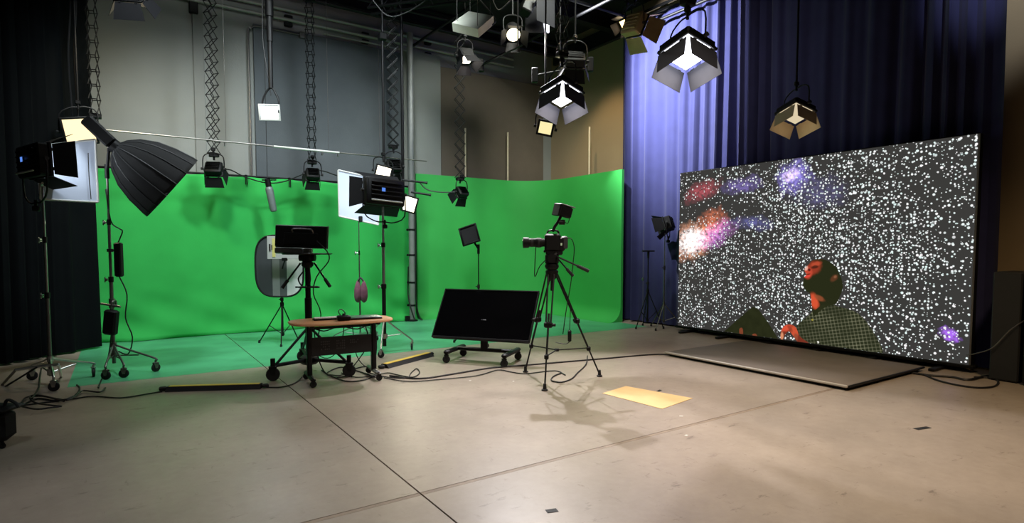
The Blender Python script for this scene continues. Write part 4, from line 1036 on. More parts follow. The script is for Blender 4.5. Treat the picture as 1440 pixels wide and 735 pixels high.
part('clip', MB().cyl(cW - Vector((0, 0, .19)) + FH * .02, Vector((bD.x, bD.y, 1.2)), .012, None, 8).box(cW - Vector((0, 0, .19)), (.09, .03, .05), Matrix.Rotation(-YAW, 3, 'Z'), .006), BLACK, T)

# ------------------------------------------------------------------ camera pedestal with prompter
pC = G(-2.63, 7.5)
T = thing('camera_pedestal', 'black three-wheeled camera pedestal behind the wooden table', 'pedestal', pC)
part('column', MB().cyl(pC + Vector((0, 0, .1)), pC + Vector((0, 0, .95)), .045, None, 14), BLACK, T)
part('column', MB().cyl(pC + Vector((0, 0, .94)), pC + Vector((0, 0, 1.36)), .034, None, 14), BLACK, T)
part('base_hub', MB().box(pC + Vector((0, 0, .15)), (.2, .2, .12), Matrix.Rotation(.4, 3, 'Z'), .03), BLACK, T)
for e in (G(-2.87, 6.93), G(-2.02, 7.16), G(-2.95, 8.15)):
    d = (e - pC).normalized()
    lg = part('leg', MB().cyl(pC + Vector((0, 0, .15)), e + Vector((0, 0, .18)), .024, None, 8), BLACK, T)
    part('brace', MB().cyl(e.lerp(pC, .08) + Vector((0, 0, .19)), pC + Vector((0, 0, .58)), .016, None, 8), BLACK, lg)
    part('post', MB().cyl(e + Vector((0, 0, .13)), e + Vector((0, 0, .27)), .028, None, 10), BLACK, lg)
    caster(lg, e, .08, -YAW + .35, RUBBER, BLACK, .05)
part('ring_plate', MB().lathe(pC + Vector((0, 0, 1.08)), (0, 0, 1), [(0, .05), (.005, .13), (.02, .13), (.025, .05)], 16).cyl(pC + Vector((0, 0, 1.09)) - RT * .16, pC + Vector((0, 0, 1.09)) + RT * .15, .012, None, 8), BLACK, T)
part('head', MB().lathe(pC + Vector((0, 0, 1.34)), (0, 0, 1), [(0, .05), (.03, .075), (.07, .075), (.08, .05)], 16).box(pC + Vector((0, 0, 1.46)), (.13, .12, .11), Matrix.Rotation(-YAW, 3, 'Z'), .025).cyl(pC + Vector((0, 0, 1.47)) - RT * .1, pC + Vector((0, 0, 1.47)) + RT * .1, .045, None, 14), BLACKP, T)
for s, (x1, z1) in ((-1, (-.27, 1.10)), (1, (.32, 1.12))):
    a = pC + RT * s * .09 + Vector((0, 0, 1.40)); e = pC + RT * x1 - FH * .14 + Vector((0, 0, z1))
    pb = part('pan_bar', MB().cyl(a, e, .012, None, 8), BLACK, T); m1 = a.lerp(e, .72)
    part('grip', MB().cyl(m1, e + (e - a) * .04, .022, None, 10), RUBBER, pb)
part('loop_cable', MB().tube([pC + Vector((0, 0, 1.3)) - RT * .03 - FH * .05, pC + Vector((0, 0, 1.2)) - RT * .10 - FH * .06, pC + Vector((0, 0, 1.1)) - RT * .04 - FH * .06, pC + Vector((0, 0, 1.16)) + RT * .05 - FH * .06, pC + Vector((0, 0, 1.32)) + RT * .04 - FH * .05], .009, 6, 4), CABLE, T)
cP = D(424, 332.5, 7.36)
R3 = Matrix.Rotation(-YAW + .05, 3, 'Z') @ Matrix.Rotation(math.radians(-4), 3, 'X') @ Matrix.Rotation(math.radians(2.0), 3, 'Y')
T = thing('prompter_monitor', 'black flat prompter monitor seen from behind on the pedestal', 'monitor', cP - Vector((0, 0, .2)))
part('case', MB().box(cP, (.64, .05, .27), R3, .008), BLACKP, T)
part('back_cover', MB().box(cP + R3 @ Vector((0, -.03, -.03)), (.42, .012, .15), R3, .005), BLACKP, T)
part('rim', MB().box(cP + R3 @ Vector((0, .028, 0)), (.655, .012, .285), R3, .004), GREYP, T)
part('handle', MB().tube([cP + R3 @ Vector(x) for x in ((-.10, -.03, .05), (-.10, -.07, .075), (-.06, -.075, .09), (.11, -.075, .09), (.15, -.07, .075), (.15, -.03, .04))], .009, 6, 3), STEEL, T)
part('tray', MB().lathe(pC + Vector((0, 0, 1.505)), (0, 0, 1), [(0, .05), (.005, .3), (.018, .31), (.025, .05)], 28), BLACK, T)
part('mount', MB().box(pC + Vector((0, 0, 1.55)), (.12, .12, .1), R3, .02).box(cP - Vector((0, 0, .18)) - RT * .16 - FH * .0, (.34, .08, .075), R3, .012), STEEL, T)
part('cable', MB().tube([cP + R3 @ Vector((.2, -.04, -.05)), cP + R3 @ Vector((.34, -.06, -.18)), cP + R3 @ Vector((.36, -.05, -.3)), cP + R3 @ Vector((.22, -.05, -.5)), pC + Vector((0, 0, 1.0)) + RT * .07, pC + Vector((0, 0, .74)) + RT * .16, pC + Vector((0, 0, .3)) + RT * .09], .008, 6, 4), CABLE, T)

# ------------------------------------------------------------------ wooden table
tc_ = G(-2.05, 6.98); ta = (RT * .88 + FH * .47).normalized(); tb = Vector((-ta.y, ta.x, 0))
TR = Matrix((ta, tb, Vector((0, 0, 1)))).transposed()
WOOD = mat('cherry_wood_laminate', (188, 128, 84), .42, 0, .16, 5)
T = thing('table', 'oval-ended wooden table on black castered legs', 'table', tc_)
P = []
for k in range(44):
    a = 2 * PI * k / 44; ca, sa = math.cos(a), math.sin(a)
    P.append(tc_ + TR @ Vector((.59 * (abs(ca) ** .75) * (1 if ca >= 0 else -1), .33 * (abs(sa) ** .62) * (1 if sa >= 0 else -1), .735)))
part('tabletop', MB().plate(P, (0, 0, 1), .028), WOOD, T)
part('edge_band', MB().tube([p - Vector((0, 0, .014)) for p in P] + [P[0] - Vector((0, 0, .014))], .0145, 6, 1), mat('edge_band_wood', (206, 150, 104), .45, 0, .08, 8), T)
for s in (-1, 1):
    bp_ = tc_ + TR @ Vector((s * .38, .0, 0))
    lg = part('leg', MB().box(bp_ + Vector((0, 0, .39)), (.055, .085, .63), TR, .012).box(bp_ + Vector((0, 0, .692)), (.05, .5, .03), TR, .008), BLACK, T)
    part('foot_bar', MB().box(bp_ + Vector((0, 0, .085)), (.055, .54, .045), TR, .015), STEEL if s > 0 else BLACK, lg)
    for e in (-.25, .25): caster(lg, bp_ + TR @ Vector((0, e, 0)), .038, -YAW + .5, RUBBER, BLACK, .03)
mp_ = tc_ + TR @ Vector((0, -.02, .43))
pn = part('modesty_panel', MB().box(mp_, (.72, .012, .22), TR, .003), mat('perforated_black', (30, 30, 32), .5, .3, .1, 40), T)
b = MB()
rr = random.Random(4)
for gx in (-.2, -.02, .14):
    for i in range(5):
        for j in range(4):
            if gx > .1 and j < 2: continue
            if rr.random() < .15: continue
            b.box(mp_ + TR @ Vector((gx + (i - 2) * .022, -.0065, (j - 1.2) * .03)), (.012, .003, .016), TR)
pp = part('slots', b, mat('slot_grey', (66, 66, 68), .6, 0, 0.05, 10), pn, False, label='grey perforation slots'); pp['kind'] = 'stuff'
part('cross_rail', MB().box(tc_ + TR @ Vector((0, .06, .64)), (.72, .03, .03), TR, .006), BLACK, T)
part('under_cable', MB().tube([tc_ + TR @ Vector(x) for x in ((-.36, .1, .66), (-.2, .06, .60), (0, .1, .64), (.2, .05, .6), (.38, .1, .66))], .008, 6, 4), CABLE, T)
part('under_cable', MB().tube([tc_ + TR @ Vector(x) for x in ((-.3, .12, .68), (-.28, .14, .4), (-.22, .1, .15), (-.1, .16, .02), (.1, .1, .02))], .007, 6, 4), CABLE, T)
part('under_cable', MB().tube([tc_ + TR @ Vector(x) for x in ((.3, .12, .68), (.36, .18, .4), (.2, .2, .14), (.05, .2, .02), (-.1, .28, .02))], .007, 6, 4), CABLE, T)
part('under_cable', MB().tube([tc_ + TR @ Vector(x) for x in ((.05, .1, .66), (.02, .16, .4), (-.1, .2, .25), (-.25, .15, .3), (-.37, .1, .5))], .006, 6, 4), CABLE, T)
part('under_cable', MB().tube([tc_ + TR @ Vector(x) for x in ((.15, .1, .66), (.2, .18, .3), (.3, .2, .12), (.42, .2, .08), (.5, .3, .3), (.46, .2, .6))], .006, 6, 4), CABLE, T)
# things on the table
def on_table(x, y): return tc_ + TR @ Vector((x, y, .7355))
p = on_table(-.17, .05)
T = thing('keyboard', 'small black keyboard with white keys at left on the table', 'keyboard', p)
part('case', MB().box(p + Vector((0, 0, .01)), (.30, .12, .02), TR, .005), BLACKP, T)
b = MB()
for i in range(13):
    for j in range(4): b.box(p + TR @ Vector(((i - 6) * .0215, (j - 1.5) * .027, .026)), (.019, .023, .014), TR, .002)
k_ = part('keys', b, mat('white_keys', (232, 232, 228), .5, 0, .03, 10), T); k_['kind'] = 'stuff'
p = on_table(.0, -.12)
T = thing('control_box', 'small black control box at the front of the wooden table', 'box', p)
part('case', MB().box(p + Vector((0, 0, .03)), (.15, .11, .06), TR, .012), BLACKP, T)
part('joystick', MB().cyl(p + Vector((0, 0, .06)), p + Vector((0, 0, .085)), .02, .014, 10), RUBBER, T)
part('cable', MB().tube([p + TR @ Vector(x) for x in ((-.02, .06, .05), (-.04, .1, .1), (.0, .14, .12), (.04, .12, .08), (.05, .16, .02), (.1, .2, .01))], .006, 6, 4), CABLE, T)
p = on_table(.25, .0)
T = thing('laptop', 'closed flat grey laptop lying on the right half of the table', 'laptop', p)
part('base', MB().box(p + Vector((0, 0, .009)), (.42, .27, .016), TR, .005), BLACKP, T)
part('lid', MB().box(p + Vector((0, 0, .021)), (.42, .27, .008), TR, .003), mat('laptop_grey', (112, 124, 120), .3, .5, .05, 8), T)

# ------------------------------------------------------------------ right panel light, its stand and frame
bE = G(-1.95, 8.85); zE = 8.85
rolling_stand('chrome rolling stand behind the table carrying the right panel light', bE, 2.24, (-118, 0, 118), .45, CHROME, 'silver rolling light stands', .03, .05, .5, .25, lower=BLACK)
c = D(540, 271, zE); c = Vector((bE.x, bE.y, c.z))
led_fixture('panel_light', 'large black panel light aimed at the right white diffusion frame', c, RT * -.62 + FH * .75 + Vector((0, 0, -.06)), 3, .62, .40, .12, (235, 244, 255), 4, 2.5, (.85, .93, 1), (28, 35, 28, 35), group='panel lights aimed at diffusion frames', yoke='bottom', display=True, door_len=.22, spread=110)
ZF = 9.6
T = diffusion_frame('bright white diffusion frame beside the grey pole, before the green backdrop', (D(477, 304, ZF - .1), D(532, 316, ZF + .2), D(534, 252, ZF + .2), D(475.5, 239, ZF - .1)), 'white diffusion frames')
bF = D(507, 488, ZF + .07); bF.z = 0
rolling_stand('thin chrome stand holding the right white diffusion frame', bF, D(507, 308, ZF + .05).z, (-80, 30, 150), .42, CHROME, 'silver rolling light stands', .014, .045, .34, .16)
part('clamp', MB().box(D(507, 308, ZF + .05), (.06, .05, .1), None, .01), BLACK, T)
c = D(507.5, 409, ZF - .05)
T = thing('sandbag', 'dusty pink saddle sandbag hung on the thin chrome stand', 'sandbag', c - Vector((0, 0, .2)))
PINK = mat('dusty_pink_fabric', (134, 84, 104), .9, 0, .2, 14, .2, 60)
for s in (-1, 1):
    part('pouch', MB().lathe(c + RT * s * .05 - Vector((0, 0, .19)), (0, 0, 1), [(0, .012), (.03, .045), (.1, .062), (.22, .058), (.31, .035), (.36, .012)], 14), PINK, T)
part('strap', MB().tube([c + RT * -.05 + Vector((0, 0, .15)), c + Vector((0, 0, .22)) - FH * .02, c + RT * .05 + Vector((0, 0, .15))], .014, 6, 4), mat('strap_purple', (86, 60, 84), .8, 0, .1, 10), T)

# ------------------------------------------------------------------ television on a low cart
BL, BR = G(-1.15, 8.27, .33), G(.227, 7.77, .33)
ux = (BR - BL).normalized(); up_ = (G(.30, .36) * 1.0 + Vector((0, 0, .64))); up_ = (up_ - ux * up_.dot(ux)).normalized(); nrm = up_.cross(ux)
if nrm.dot(CAM - BL) < 0: nrm = -nrm
W_, H_ = (BR - BL).length, .80
mid = (BL + BR) / 2; TVR = Matrix((ux, -nrm, up_)).transposed()
tcn = mid + up_ * H_ / 2
T = thing('television', 'large black flat television tilted back on a low wheeled cart', 'television', mid)
part('case', MB().box(tcn - nrm * .03, (W_, .05, H_), TVR, .01).box(tcn - nrm * .065, (W_ * .6, .04, H_ * .55), TVR, .02), BLACKP, T)
part('screen', MB().box(tcn - nrm * .003, (W_ - .03, .004, H_ - .04), TVR), mat('glossy_black_screen', (8, 8, 10), .07, 0, 0, 1, spec=.6), T)
b = MB()
for c_, s_ in (((0, 0, H_ / 2 - .007), (W_ + .006, .02, .018)), ((0, 0, -H_ / 2 + .012), (W_ + .006, .02, .026)), ((W_ / 2 - .004, 0, 0), (.014, .02, H_)), ((-W_ / 2 + .004, 0, 0), (.014, .02, H_))):
    b.box(tcn - nrm * .005 + TVR @ Vector(c_), s_, TVR, .003)
part('bezel', b, BLACK, T)
cd = mid - Vector((nrm.x, nrm.y, 0)).normalized() * .2
uxh = Vector((ux.x, ux.y, 0)).normalized(); nh = Vector((nrm.x, nrm.y, 0)).normalized()
K = thing('tv_cart', 'low black wheeled cart under the tilted television', 'cart', Vector((cd.x, cd.y, 0)))
k0 = Vector((cd.x, cd.y, 0))
part('post', MB().box(k0 + Vector((0, 0, .36)), (.1, .06, .46), Matrix((uxh, nh, Vector((0, 0, 1)))).transposed(), .01).box(tcn - nrm * .115, (.42, .05, .3), TVR, .01).cyl(k0 + Vector((0, 0, .56)), tcn - nrm * .1, .03, None, 10), BLACK, K)
part('cross_bar', MB().box(k0 + Vector((0, 0, .155)), (.86, .06, .05), Matrix((uxh, nh, Vector((0, 0, 1)))).transposed(), .01), BLACK, K)
for s in (-1, 1):
    e = k0 + uxh * s * .43
    lg = part('skid', MB().box(e + Vector((0, 0, .15)) + nh * .06, (.07, .62, .055), Matrix((uxh, nh, Vector((0, 0, 1)))).transposed(), .015), BLACK, K)
    for f in (-.22, .34): caster(lg, e + nh * f, .052, -YAW + .3, RUBBER, BLACK, .04)

# small panel on a stand behind the television
bG = G(-.56, 9.75)
tripod_stand('slim black light stand behind the tilted television', bG, 1.62, (20, 140, 260), .42, BLACK, None, .014, .5)
c = D(660, 330, 9.75)
T = led_fixture('panel_light', 'small square black panel light on the slim stand behind the television', c, RT * -.25 + FH * -.9 + Vector((0, 0, .12)), 18, .30, .30, .06, None, doors=(None,) * 4, yoke=None)
for o in list(T.children):
    if o.name.startswith('diffuser'): o.data.materials[0] = mat('dark_lamp_face', (44, 44, 46), .5, 0, .05, 20)
part('bracket', MB().cyl(c + FH * .07, Vector((bG.x, bG.y, 1.58)), .018, None, 8).cyl((bG.x, bG.y, 1.5), (bG.x, bG.y, 1.66), .022, None, 10), BLACK, T)

# ------------------------------------------------------------------ camera on tripod
fe = [F(739, 523), F(766, 549), F(843, 529)]
tp = D(776, 383, 7.0); apx = Vector((tp.x, tp.y, tp.z))
T = thing('camera_tripod', 'black two-stage video tripod carrying the camera in mid room', 'tripod', Vector((tp.x, tp.y, 0)))
part('bowl', MB().lathe(apx - Vector((0, 0, .1)), (0, 0, 1), [(0, .02), (.03, .05), (.09, .075), (.12, .078), (.14, .05)], 18), BLACKP, T)
part('bowl_handle', MB().cyl(apx - Vector((0, 0, .22)), apx - Vector((0, 0, .1)), .016, None, 10), RUBBER, T)
for e in fe:
    d = Vector((e.x - apx.x, e.y - apx.y, 0)).normalized(); q = Vector((-d.y, d.x, 0))
    t0 = apx + d * .06 - Vector((0, 0, .02)); v_ = e + Vector((0, 0, .03)) - t0
    m1 = t0 + v_ * .46; m2 = t0 + v_ * .74
    lg = part('leg', MB().cyl(t0 + q * .035, m1 + q * .028, .0105, None, 8).cyl(t0 - q * .035, m1 - q * .028, .0105, None, 8), BLACK, T)
    part('stage', MB().cyl(m1 - v_ * .1, m2, .0125, None, 8).cyl(m2 - v_ * .08, e + Vector((0, 0, .03)), .010, None, 8), BLACK, lg)
    part('lock', MB().box(m1, (.1, .055, .07), Matrix((q, d, Vector((0, 0, 1)))).transposed(), .015).cyl(m1 + q * .05, m1 + q * .085, .018, None, 8), BLACKP, lg)
    part('lock', MB().box(m2, (.05, .045, .06), Matrix((q, d, Vector((0, 0, 1)))).transposed(), .012), BLACKP, lg)
    part('foot', MB().lathe(e, (0, 0, 1), [(0, .035), (.012, .037), (.02, .022), (.08, .016)], 12), RUBBER, lg)
ctr = sum(fe, Vector()) / 3 + Vector((0, 0, .36))
b = MB()
for e in fe:
    t0 = apx; v_ = e - t0; m2 = t0 + v_ * .72; b.cyl(m2, ctr, .008, None, 6)
part('spreader', b.lathe(ctr - Vector((0, 0, .015)), (0, 0, 1), [(0, .03), (.03, .03)], 10), BLACK, T)
hd = apx + Vector((0, 0, .1))
rot = Matrix.Rotation(-YAW, 3, 'Z')
part('fluid_head', MB().lathe(hd - Vector((0, 0, .06)), (0, 0, 1), [(0, .07), (.03, .085), (.06, .08)], 18).box(hd + Vector((0, 0, .06)), (.16, .13, .15), rot, .03).cyl(hd + Vector((0, 0, .07)) - FH * .09, hd + Vector((0, 0, .07)) + FH * .09, .055, None, 16).box(hd + Vector((0, 0, .155)), (.2, .09, .03), rot, .008), BLACKP, T)
for a0, a1, dpt in (((792, 360), (828, 381), -.14), ((792, 372), (806, 388), .15)):
    a = hd + RT * .06 + Vector((0, 0, .09)) + FH * dpt; e = D(a1[0], a1[1], 7.0 + dpt)
    pb = part('pan_bar', MB().cyl(a, e, .010, None, 8).cyl(hd + RT * .05 + Vector((0, 0, .08)), a, .014, None, 8), BLACK, T)
    part('grip', MB().cyl(a.lerp(e, .62), e, .020, .022, 10), RUBBER, pb)
# camera
cb_ = D(777, 341, 7.0)
T = thing('video_camera', 'black video camera with long lens on the mid-room tripod', 'camera', cb_ - Vector((0, 0, .12)))
part('body', MB().box(cb_ + RT * .0, (.19, .13, .21), rot, .02).box(cb_ + RT * .06 - Vector((0, 0, .02)), (.17, .12, .17), rot, .02).box(cb_ + RT * .02 + Vector((0, 0, -.12)), (.2, .1, .06), rot, .015), BLACKP, T)
lensa = cb_ - RT * .08 + Vector((0, 0, .0))
part('lens', MB().lathe(lensa, -RT, [(0, .045), (.05, .05), (.06, .058), (.11, .058), (.12, .052), (.2, .05), (.205, .062), (.27, .064), (.275, .056)], 20), BLACKP, T)
part('lens_rings', MB().lathe(lensa - RT * .075, -RT, [(0, .0595), (.02, .0595)], 20).lathe(lensa - RT * .15, -RT, [(0, .0525), (.03, .0525)], 20), RUBBER, T)
part('lens_glass', MB().lathe(lensa - RT * .274, -RT, [(0, .05), (.004, .045), (.008, .02)], 20), mat('lens_glass', (16, 18, 26), .05, 0, 0, 1), T)
part('top_handle', MB().tube([cb_ + RT * .07 + Vector((0, 0, .08)), cb_ + RT * .06 + Vector((0, 0, .14)), cb_ - RT * .05 + Vector((0, 0, .14)), cb_ - RT * .06 + Vector((0, 0, .08))], .012, 8, 3), BLACK, T)
part('battery', MB().box(cb_ + RT * .14, (.08, .11, .15), rot, .015), mat('battery_grey', (46, 46, 48), .5, 0, .08, 20), T)
part('indicator', MB().box(cb_ + RT * .1 - FH * .066 - Vector((0, 0, .02)), (.02, .01, .03), rot), mat('lit_indicator', (200, 230, 200), .5, 0, 0, 1), T)
part('name_plate', MB().box(cb_ + RT * .01 - FH * .07 - Vector((0, 0, .15)), (.09, .006, .02), rot @ Matrix.Rotation(-.6, 3, 'Y')), CHROME, T, label='small slanted silver plate')
mo = D(792, 297, 7.0)
am = part('monitor_arm', MB().tube([cb_ + Vector((0, 0, .13)), cb_ + RT * .03 + Vector((0, 0, .2)), mo - RT * .07 - Vector((0, 0, .14)), mo - RT * .03 - Vector((0, 0, .06))], .018, 8, 3).lathe(mo - RT * .05 - Vector((0, 0, .13)), RT, [(0, .03), (.07, .03)], 12), BLACK, T)
r2 = rot @ Matrix.Rotation(math.radians(14), 3, 'Y') @ Matrix.Rotation(math.radians(28), 3, 'Z')
vf = part('viewfinder', MB().box(mo, (.2, .12, .13), r2, .015).box(mo + r2 @ Vector((-.09, 0, 0)), (.03, .15, .15), r2, .008), BLACKP, T)
part('hood', MB().box(mo + r2 @ Vector((.02, 0, .075)), (.2, .13, .012), r2, .004), GREYP, vf, label='pale upper hood')
part('cable', MB().tube([mo + r2 @ Vector((.08, -.05, -.04)), mo + r2 @ Vector((.07, -.05, -.13)), mo + r2 @ Vector((0, -.04, -.1))], .005, 5, 4), CABLE, T)
part('cable', MB().tube([cb_ - RT * .2 - Vector((0, 0, .05)), cb_ - RT * .21 - Vector((0, 0, .25)), cb_ - RT * .21 - Vector((0, 0, .41)), cb_ - RT * .15 - Vector((0, 0, .28)), cb_ - RT * .04 - Vector((0, 0, .17))], .006, 5, 4), CABLE, T)
part('cable', MB().tube([cb_ + RT * .12 + Vector((0, 0, .04)), cb_ + RT * .22 + Vector((0, 0, .05)), cb_ + RT * .26 - Vector((0, 0, .06)), cb_ + RT * .25 - Vector((0, 0, .22))], .006, 5, 4), CABLE, T)
part('cable', MB().tube([cb_ + RT * .25 - Vector((0, 0, .22)), cb_ + RT * .22 - Vector((0, 0, .5)), cb_ + RT * .17 - Vector((0, 0, .8)), cb_ + RT * .13 - Vector((0, 0, 1.1))], .006, 5, 4), CABLE, T)
p = D(801, 472, 7.05)
T = thing('inline_adapter', 'small black adapter dangling under the camera tripod on a cord', 'adapter', p - Vector((0, 0, .08)))
part('case', MB().box(p, (.045, .03, .14), rot, .01), BLACKP, T)
part('cord', MB().tube([p + Vector((0, 0, .07)), p + Vector((0, 0, .4)), D(790, 400, 7.05), apx + RT * .07 - Vector((0, 0, .03))], .005, 5, 4).tube([p - Vector((0, 0, .07)), p - Vector((0, 0, .1)) - RT * .05, p - Vector((0, 0, .08)) - RT * .17], .005, 5, 4), CABLE, T)

# ------------------------------------------------------------------ dark stands by the blue curtain
b1 = G(2.72, 11.65)
T = tripod_stand('small dark tripod with a flat plate head before the blue curtain', b1, 1.52, (-60, 60, 180), .32, BLACK, None, .016, .75, 'tripod')
part('head', MB().box(b1 + Vector((0, 0, 1.54)), (.24, .08, .03), rot, .006).cyl(b1 + Vector((0, 0, 1.4)), b1 + Vector((0, 0, 1.54)), .022, None, 8), BLACK, T)
part('knob', MB().lathe(b1 + Vector((0, 0, .98)) - RT * .09, -RT, [(0, .03), (.02, .035), (.03, .02)], 10), STEEL, T)
b2 = G(3.02, 11.55)
T = tripod_stand('dark light stand before the blue curtain left of the video wall', b2, 2.05, (-40, 80, 200), .4, STEEL, None, .013, .5)
c = D(935, 316, 11.55)
led_fixture('panel_light', 'small unlit dark lamp on the stand before the blue curtain', c, RT * -.75 + FH * .3 + Vector((0, 0, -.25)), 12, .26, .26, .14, None, doors=(25, 25, 25, 25), yoke='bottom')

# ------------------------------------------------------------------ equipment by the right wall
eR = Matrix.Rotation(0, 3, 'Z')
p0 = F(1398, 532); p1 = F(1424, 533)
T = thing('equipment_case', 'tall plain black case standing at the curtain\'s right end', 'case', Vector((9.0, 2.42, 0)))
part('body', MB().box((9.0, 2.45, .66), (.6, .28, 1.30), None, .015), mat('black_case', (26, 26, 27), .6, 0, .1, 12), T)
part('feet', MB().box((8.75, 2.45, .01), (.06, .24, .02)).box((9.25, 2.45, .01), (.06, .24, .02)), RUBBER, T)
T = thing('equipment_rack', 'black rack of equipment at the right edge of the picture', 'rack', Vector((8.95, 1.95, 0)))
b = MB()
for z in (.05, 1.34): b.box((8.95, 1.98, z), (.62, .56, .04), None, .006)
for sx in (-.29, .29):
    for sy in (-.26, .26): b.box((8.95 + sx, 1.98 + sy, .7), (.04, .04, 1.28), None, .006)
part('cabinet', b, BLACK, T)
part('side_panel', MB().box((8.95, 2.245, .7), (.56, .012, 1.26)), BLACKP, T)
for k in range(6):
    part('rack_unit', MB().box((8.68 + .02, 1.98, .2 + k * .2), (.06, .46, .15 if k % 2 else .1), None, .006).box((8.66, 1.82, .2 + k * .2), (.02, .05, .03), None, .004), (BLACKP, GREYP)[k % 3 == 1], T)
part('top_cable', MB().tube([(8.7, 2.2, 1.37), (8.75, 2.0, 1.42), (8.8, 1.85, 1.37)], .015, 6, 4), CABLE, T)
cable('pale cord hanging between the black case and the curtain\'s end', [Vector(x) for x in ((8.70, 2.28, .75), (8.66, 2.4, .62), (8.66, 2.55, .4), (8.72, 2.72, .3), (8.8, 2.85, .25))], .007, STEEL)
cable('black cable looping on the floor below the right end of the video wall', FC((1300, 527), (1320, 535), (1345, 541), (1375, 545), (1398, 543), (1404, 536), (1392, 531), (1370, 530)), .012)
cable('tangled black cable at the foot of the black case', FC((1280, 524), (1310, 528), (1338, 530), (1362, 534), (1388, 529), (1410, 533), (1432, 531)), .018)

# ------------------------------------------------------------------ floor objects
cable('long black cable running across the floor toward the low platform', FC((548, 528), (590, 532), (640, 525), (690, 517), (740, 513), (800, 508), (860, 503), (905, 499), (938, 498), (965, 503)), .011)
cable('thin black cable beside the long floor cable in mid room', FC((540, 531), (575, 536), (620, 533), (670, 528), (700, 520), (720, 523), (740, 525), (780, 521), (795, 527)), .007)
cable('curled black cable on the floor under the camera tripod', FC((826, 500), (824, 512), (812, 524), (804, 532), (790, 537), (776, 535), (778, 529), (790, 524)), .008)
cable('black cable between the left yellow cable ramp and the pedestal', FC((375, 544), (395, 544), (415, 538), (428, 526), (436, 514)), .008)
cable('black cable coiled under the wooden table', FC((452, 520), (470, 530), (490, 527), (500, 518), (520, 515), (530, 524), (515, 533), (490, 536), (470, 530), (460, 524), (480, 516), (505, 522), (528, 530)), .008)
cable('second black cable tangled by the table\'s right foot', FC((480, 524), (500, 530), (525, 528), (545, 524), (560, 527), (580, 530), (590, 524), (586, 518), (578, 524), (572, 531), (545, 530), (520, 524)), .007)
cable('black cable looping from the left pile to the yellow cable ramp', FC((30, 570), (60, 566), (100, 561), (130, 557), (170, 559), (205, 554), (228, 550)), .008)
for k, pts in enumerate((((20, 574), (40, 565), (55, 560), (80, 563), (105, 556), (112, 546), (108, 541)), ((30, 566), (38, 558), (60, 557), (95, 562), (110, 553), (118, 549), (140, 551), (148, 545)), ((26, 570), (50, 575), (70, 573), (86, 571), (76, 570), (50, 566), (42, 557), (58, 556), (90, 564)), ((45, 560), (54, 545), (56, 530), (58, 518)))):
    z = .012 + .012 * k
    cable(('black cable in the left floor pile, turning up beside the silver stand', 'black cable in the left floor pile, reaching toward the softbox stand', 'black cable coiled at the bottom of the left floor pile', 'black cable rising behind the left silver stand')[k], FC(*pts, z=z), .009)

def ramp(label, a, b_, wv=.1):
    a, b_ = Vector(a), Vector(b_); d = (b_ - a).normalized(); q = Vector((-d.y, d.x, 0)); T = thing('cable_ramp', label, 'cable ramp', (a + b_) / 2)
    if q.dot(FH) < 0: q = -q
    prof = [(-wv, .0), (-wv * .45, .05), (wv * .45, .05), (wv, .0)]
    part('base', MB().plate([a + q * x + Vector((0, 0, z)) for x, z in prof], -d, (b_ - a).length), RUBBER, T, False)
    part('lid', MB().plate([a + q * x * wv + d * .02 + Vector((0, 0, .0545)) for x in (-.42, .42)] + [b_ + q * x * wv - d * .02 + Vector((0, 0, .0545)) for x in (.42, -.42)], (0, 0, 1), .005), mat('yellow_ramp_lid', (226, 190, 60), .5, 0, .1, 10), T, False, label='yellow lid')
    part('end_connector', MB().box(a - d * .05 + Vector((0, 0, .025)), (.08, .07, .04), None, .01), RUBBER, T)
    part('end_connector', MB().box(b_ + d * .04 + Vector((0, 0, .025)), (.07, .06, .04), None, .01), RUBBER, T)
    return T
ramp('black cable ramp with a yellow lid before the softbox stand', F(236, 549), F(368, 545), .075)
ramp('black cable ramp with a yellow lid between table and television', F(540, 517), F(604, 500), .09)

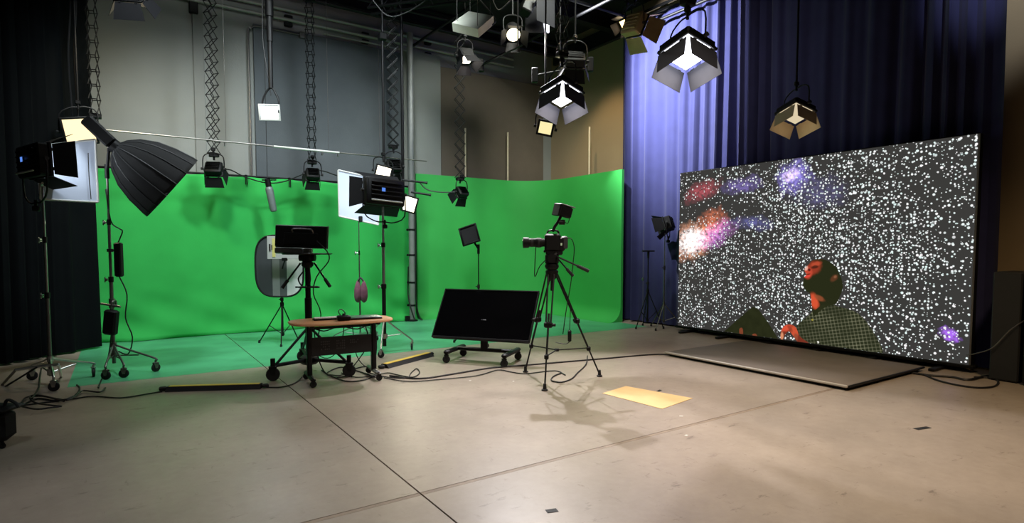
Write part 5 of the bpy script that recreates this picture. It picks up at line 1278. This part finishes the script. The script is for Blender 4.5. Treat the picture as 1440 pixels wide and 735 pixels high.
# thin flat pale yellow quad on the floor
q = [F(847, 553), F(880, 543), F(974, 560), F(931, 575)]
T = solo('floor_patch', MB().plate([(p.x, p.y, .004) for p in q], (0, 0, 1), .0035), mat('pale_yellow_patch', (212, 178, 124), .55, 0, .05, 6), 'pale yellow square patch on the floor before the tripod', 'sheet', smooth=False)
TAPE = mat('black_gaffer_tape', (22, 22, 23), .7, 0, .1, 20)
for px, py, w_, l_, a, lab in ((776, 718, .045, .07, .3, 'short piece of black tape on the floor nearest the viewer'), (1297, 602, .05, .17, .35, 'long piece of black tape on the floor at right'), (927, 549.5, .03, .08, .9, 'tiny black tape on the edge of the pale yellow patch')):
    p = F(px, py); z = .0045 if px == 927 else .001
    solo('tape_piece', MB().box((p.x, p.y, z + .0008), (l_, w_, .0012), Matrix.Rotation(a - YAW, 3, 'Z')), TAPE, lab, 'tape', 'black tape pieces on the floor', False)
WT = mat('white_tape', (214, 212, 205), .7, 0, .05, 20)
for px, py, lab in ((965, 612, 'tiny white tape scrap nearest the viewer'), (958, 585, 'tiny white tape scrap before the pale yellow patch'), (661, 535, 'tiny white tape scrap left of the camera tripod'), (722, 536, 'tiny white tape scrap beside the tripod\'s left foot')):
    p = F(px, py); solo('tape_piece', MB().box((p.x, p.y, .0016), (.035, .02, .0012), Matrix.Rotation(random.random() * 3, 3, 'Z')), WT, lab, 'tape', 'white tape scraps on the floor', False)

# dark bag on a small cart cut by the left edge
p = F(-6, 628)
T = thing('equipment_bag', 'black equipment bag on wheels cut by the left picture edge', 'bag', p)
q = p
part('body', MB().box(q + Vector((0, 0, .18)), (.26, .2, .26), rot, .05), CLOTHB, T)
part('flap', MB().box(q + Vector((0, 0, .315)) + RT * .01, (.3, .24, .03), rot, .012), BLACKP, T)
part('handle', MB().tube([q + RT * .08 + Vector((0, 0, .32)), q + RT * .11 + Vector((0, 0, .38)), q + RT * .17 + Vector((0, 0, .36)), q + RT * .2 + Vector((0, 0, .32))], .012, 6, 4), RUBBER, T)
for s in (-.09, .09): caster(T, q + RT * s - FH * .04, .022, .3, RUBBER, BLACK, .02)
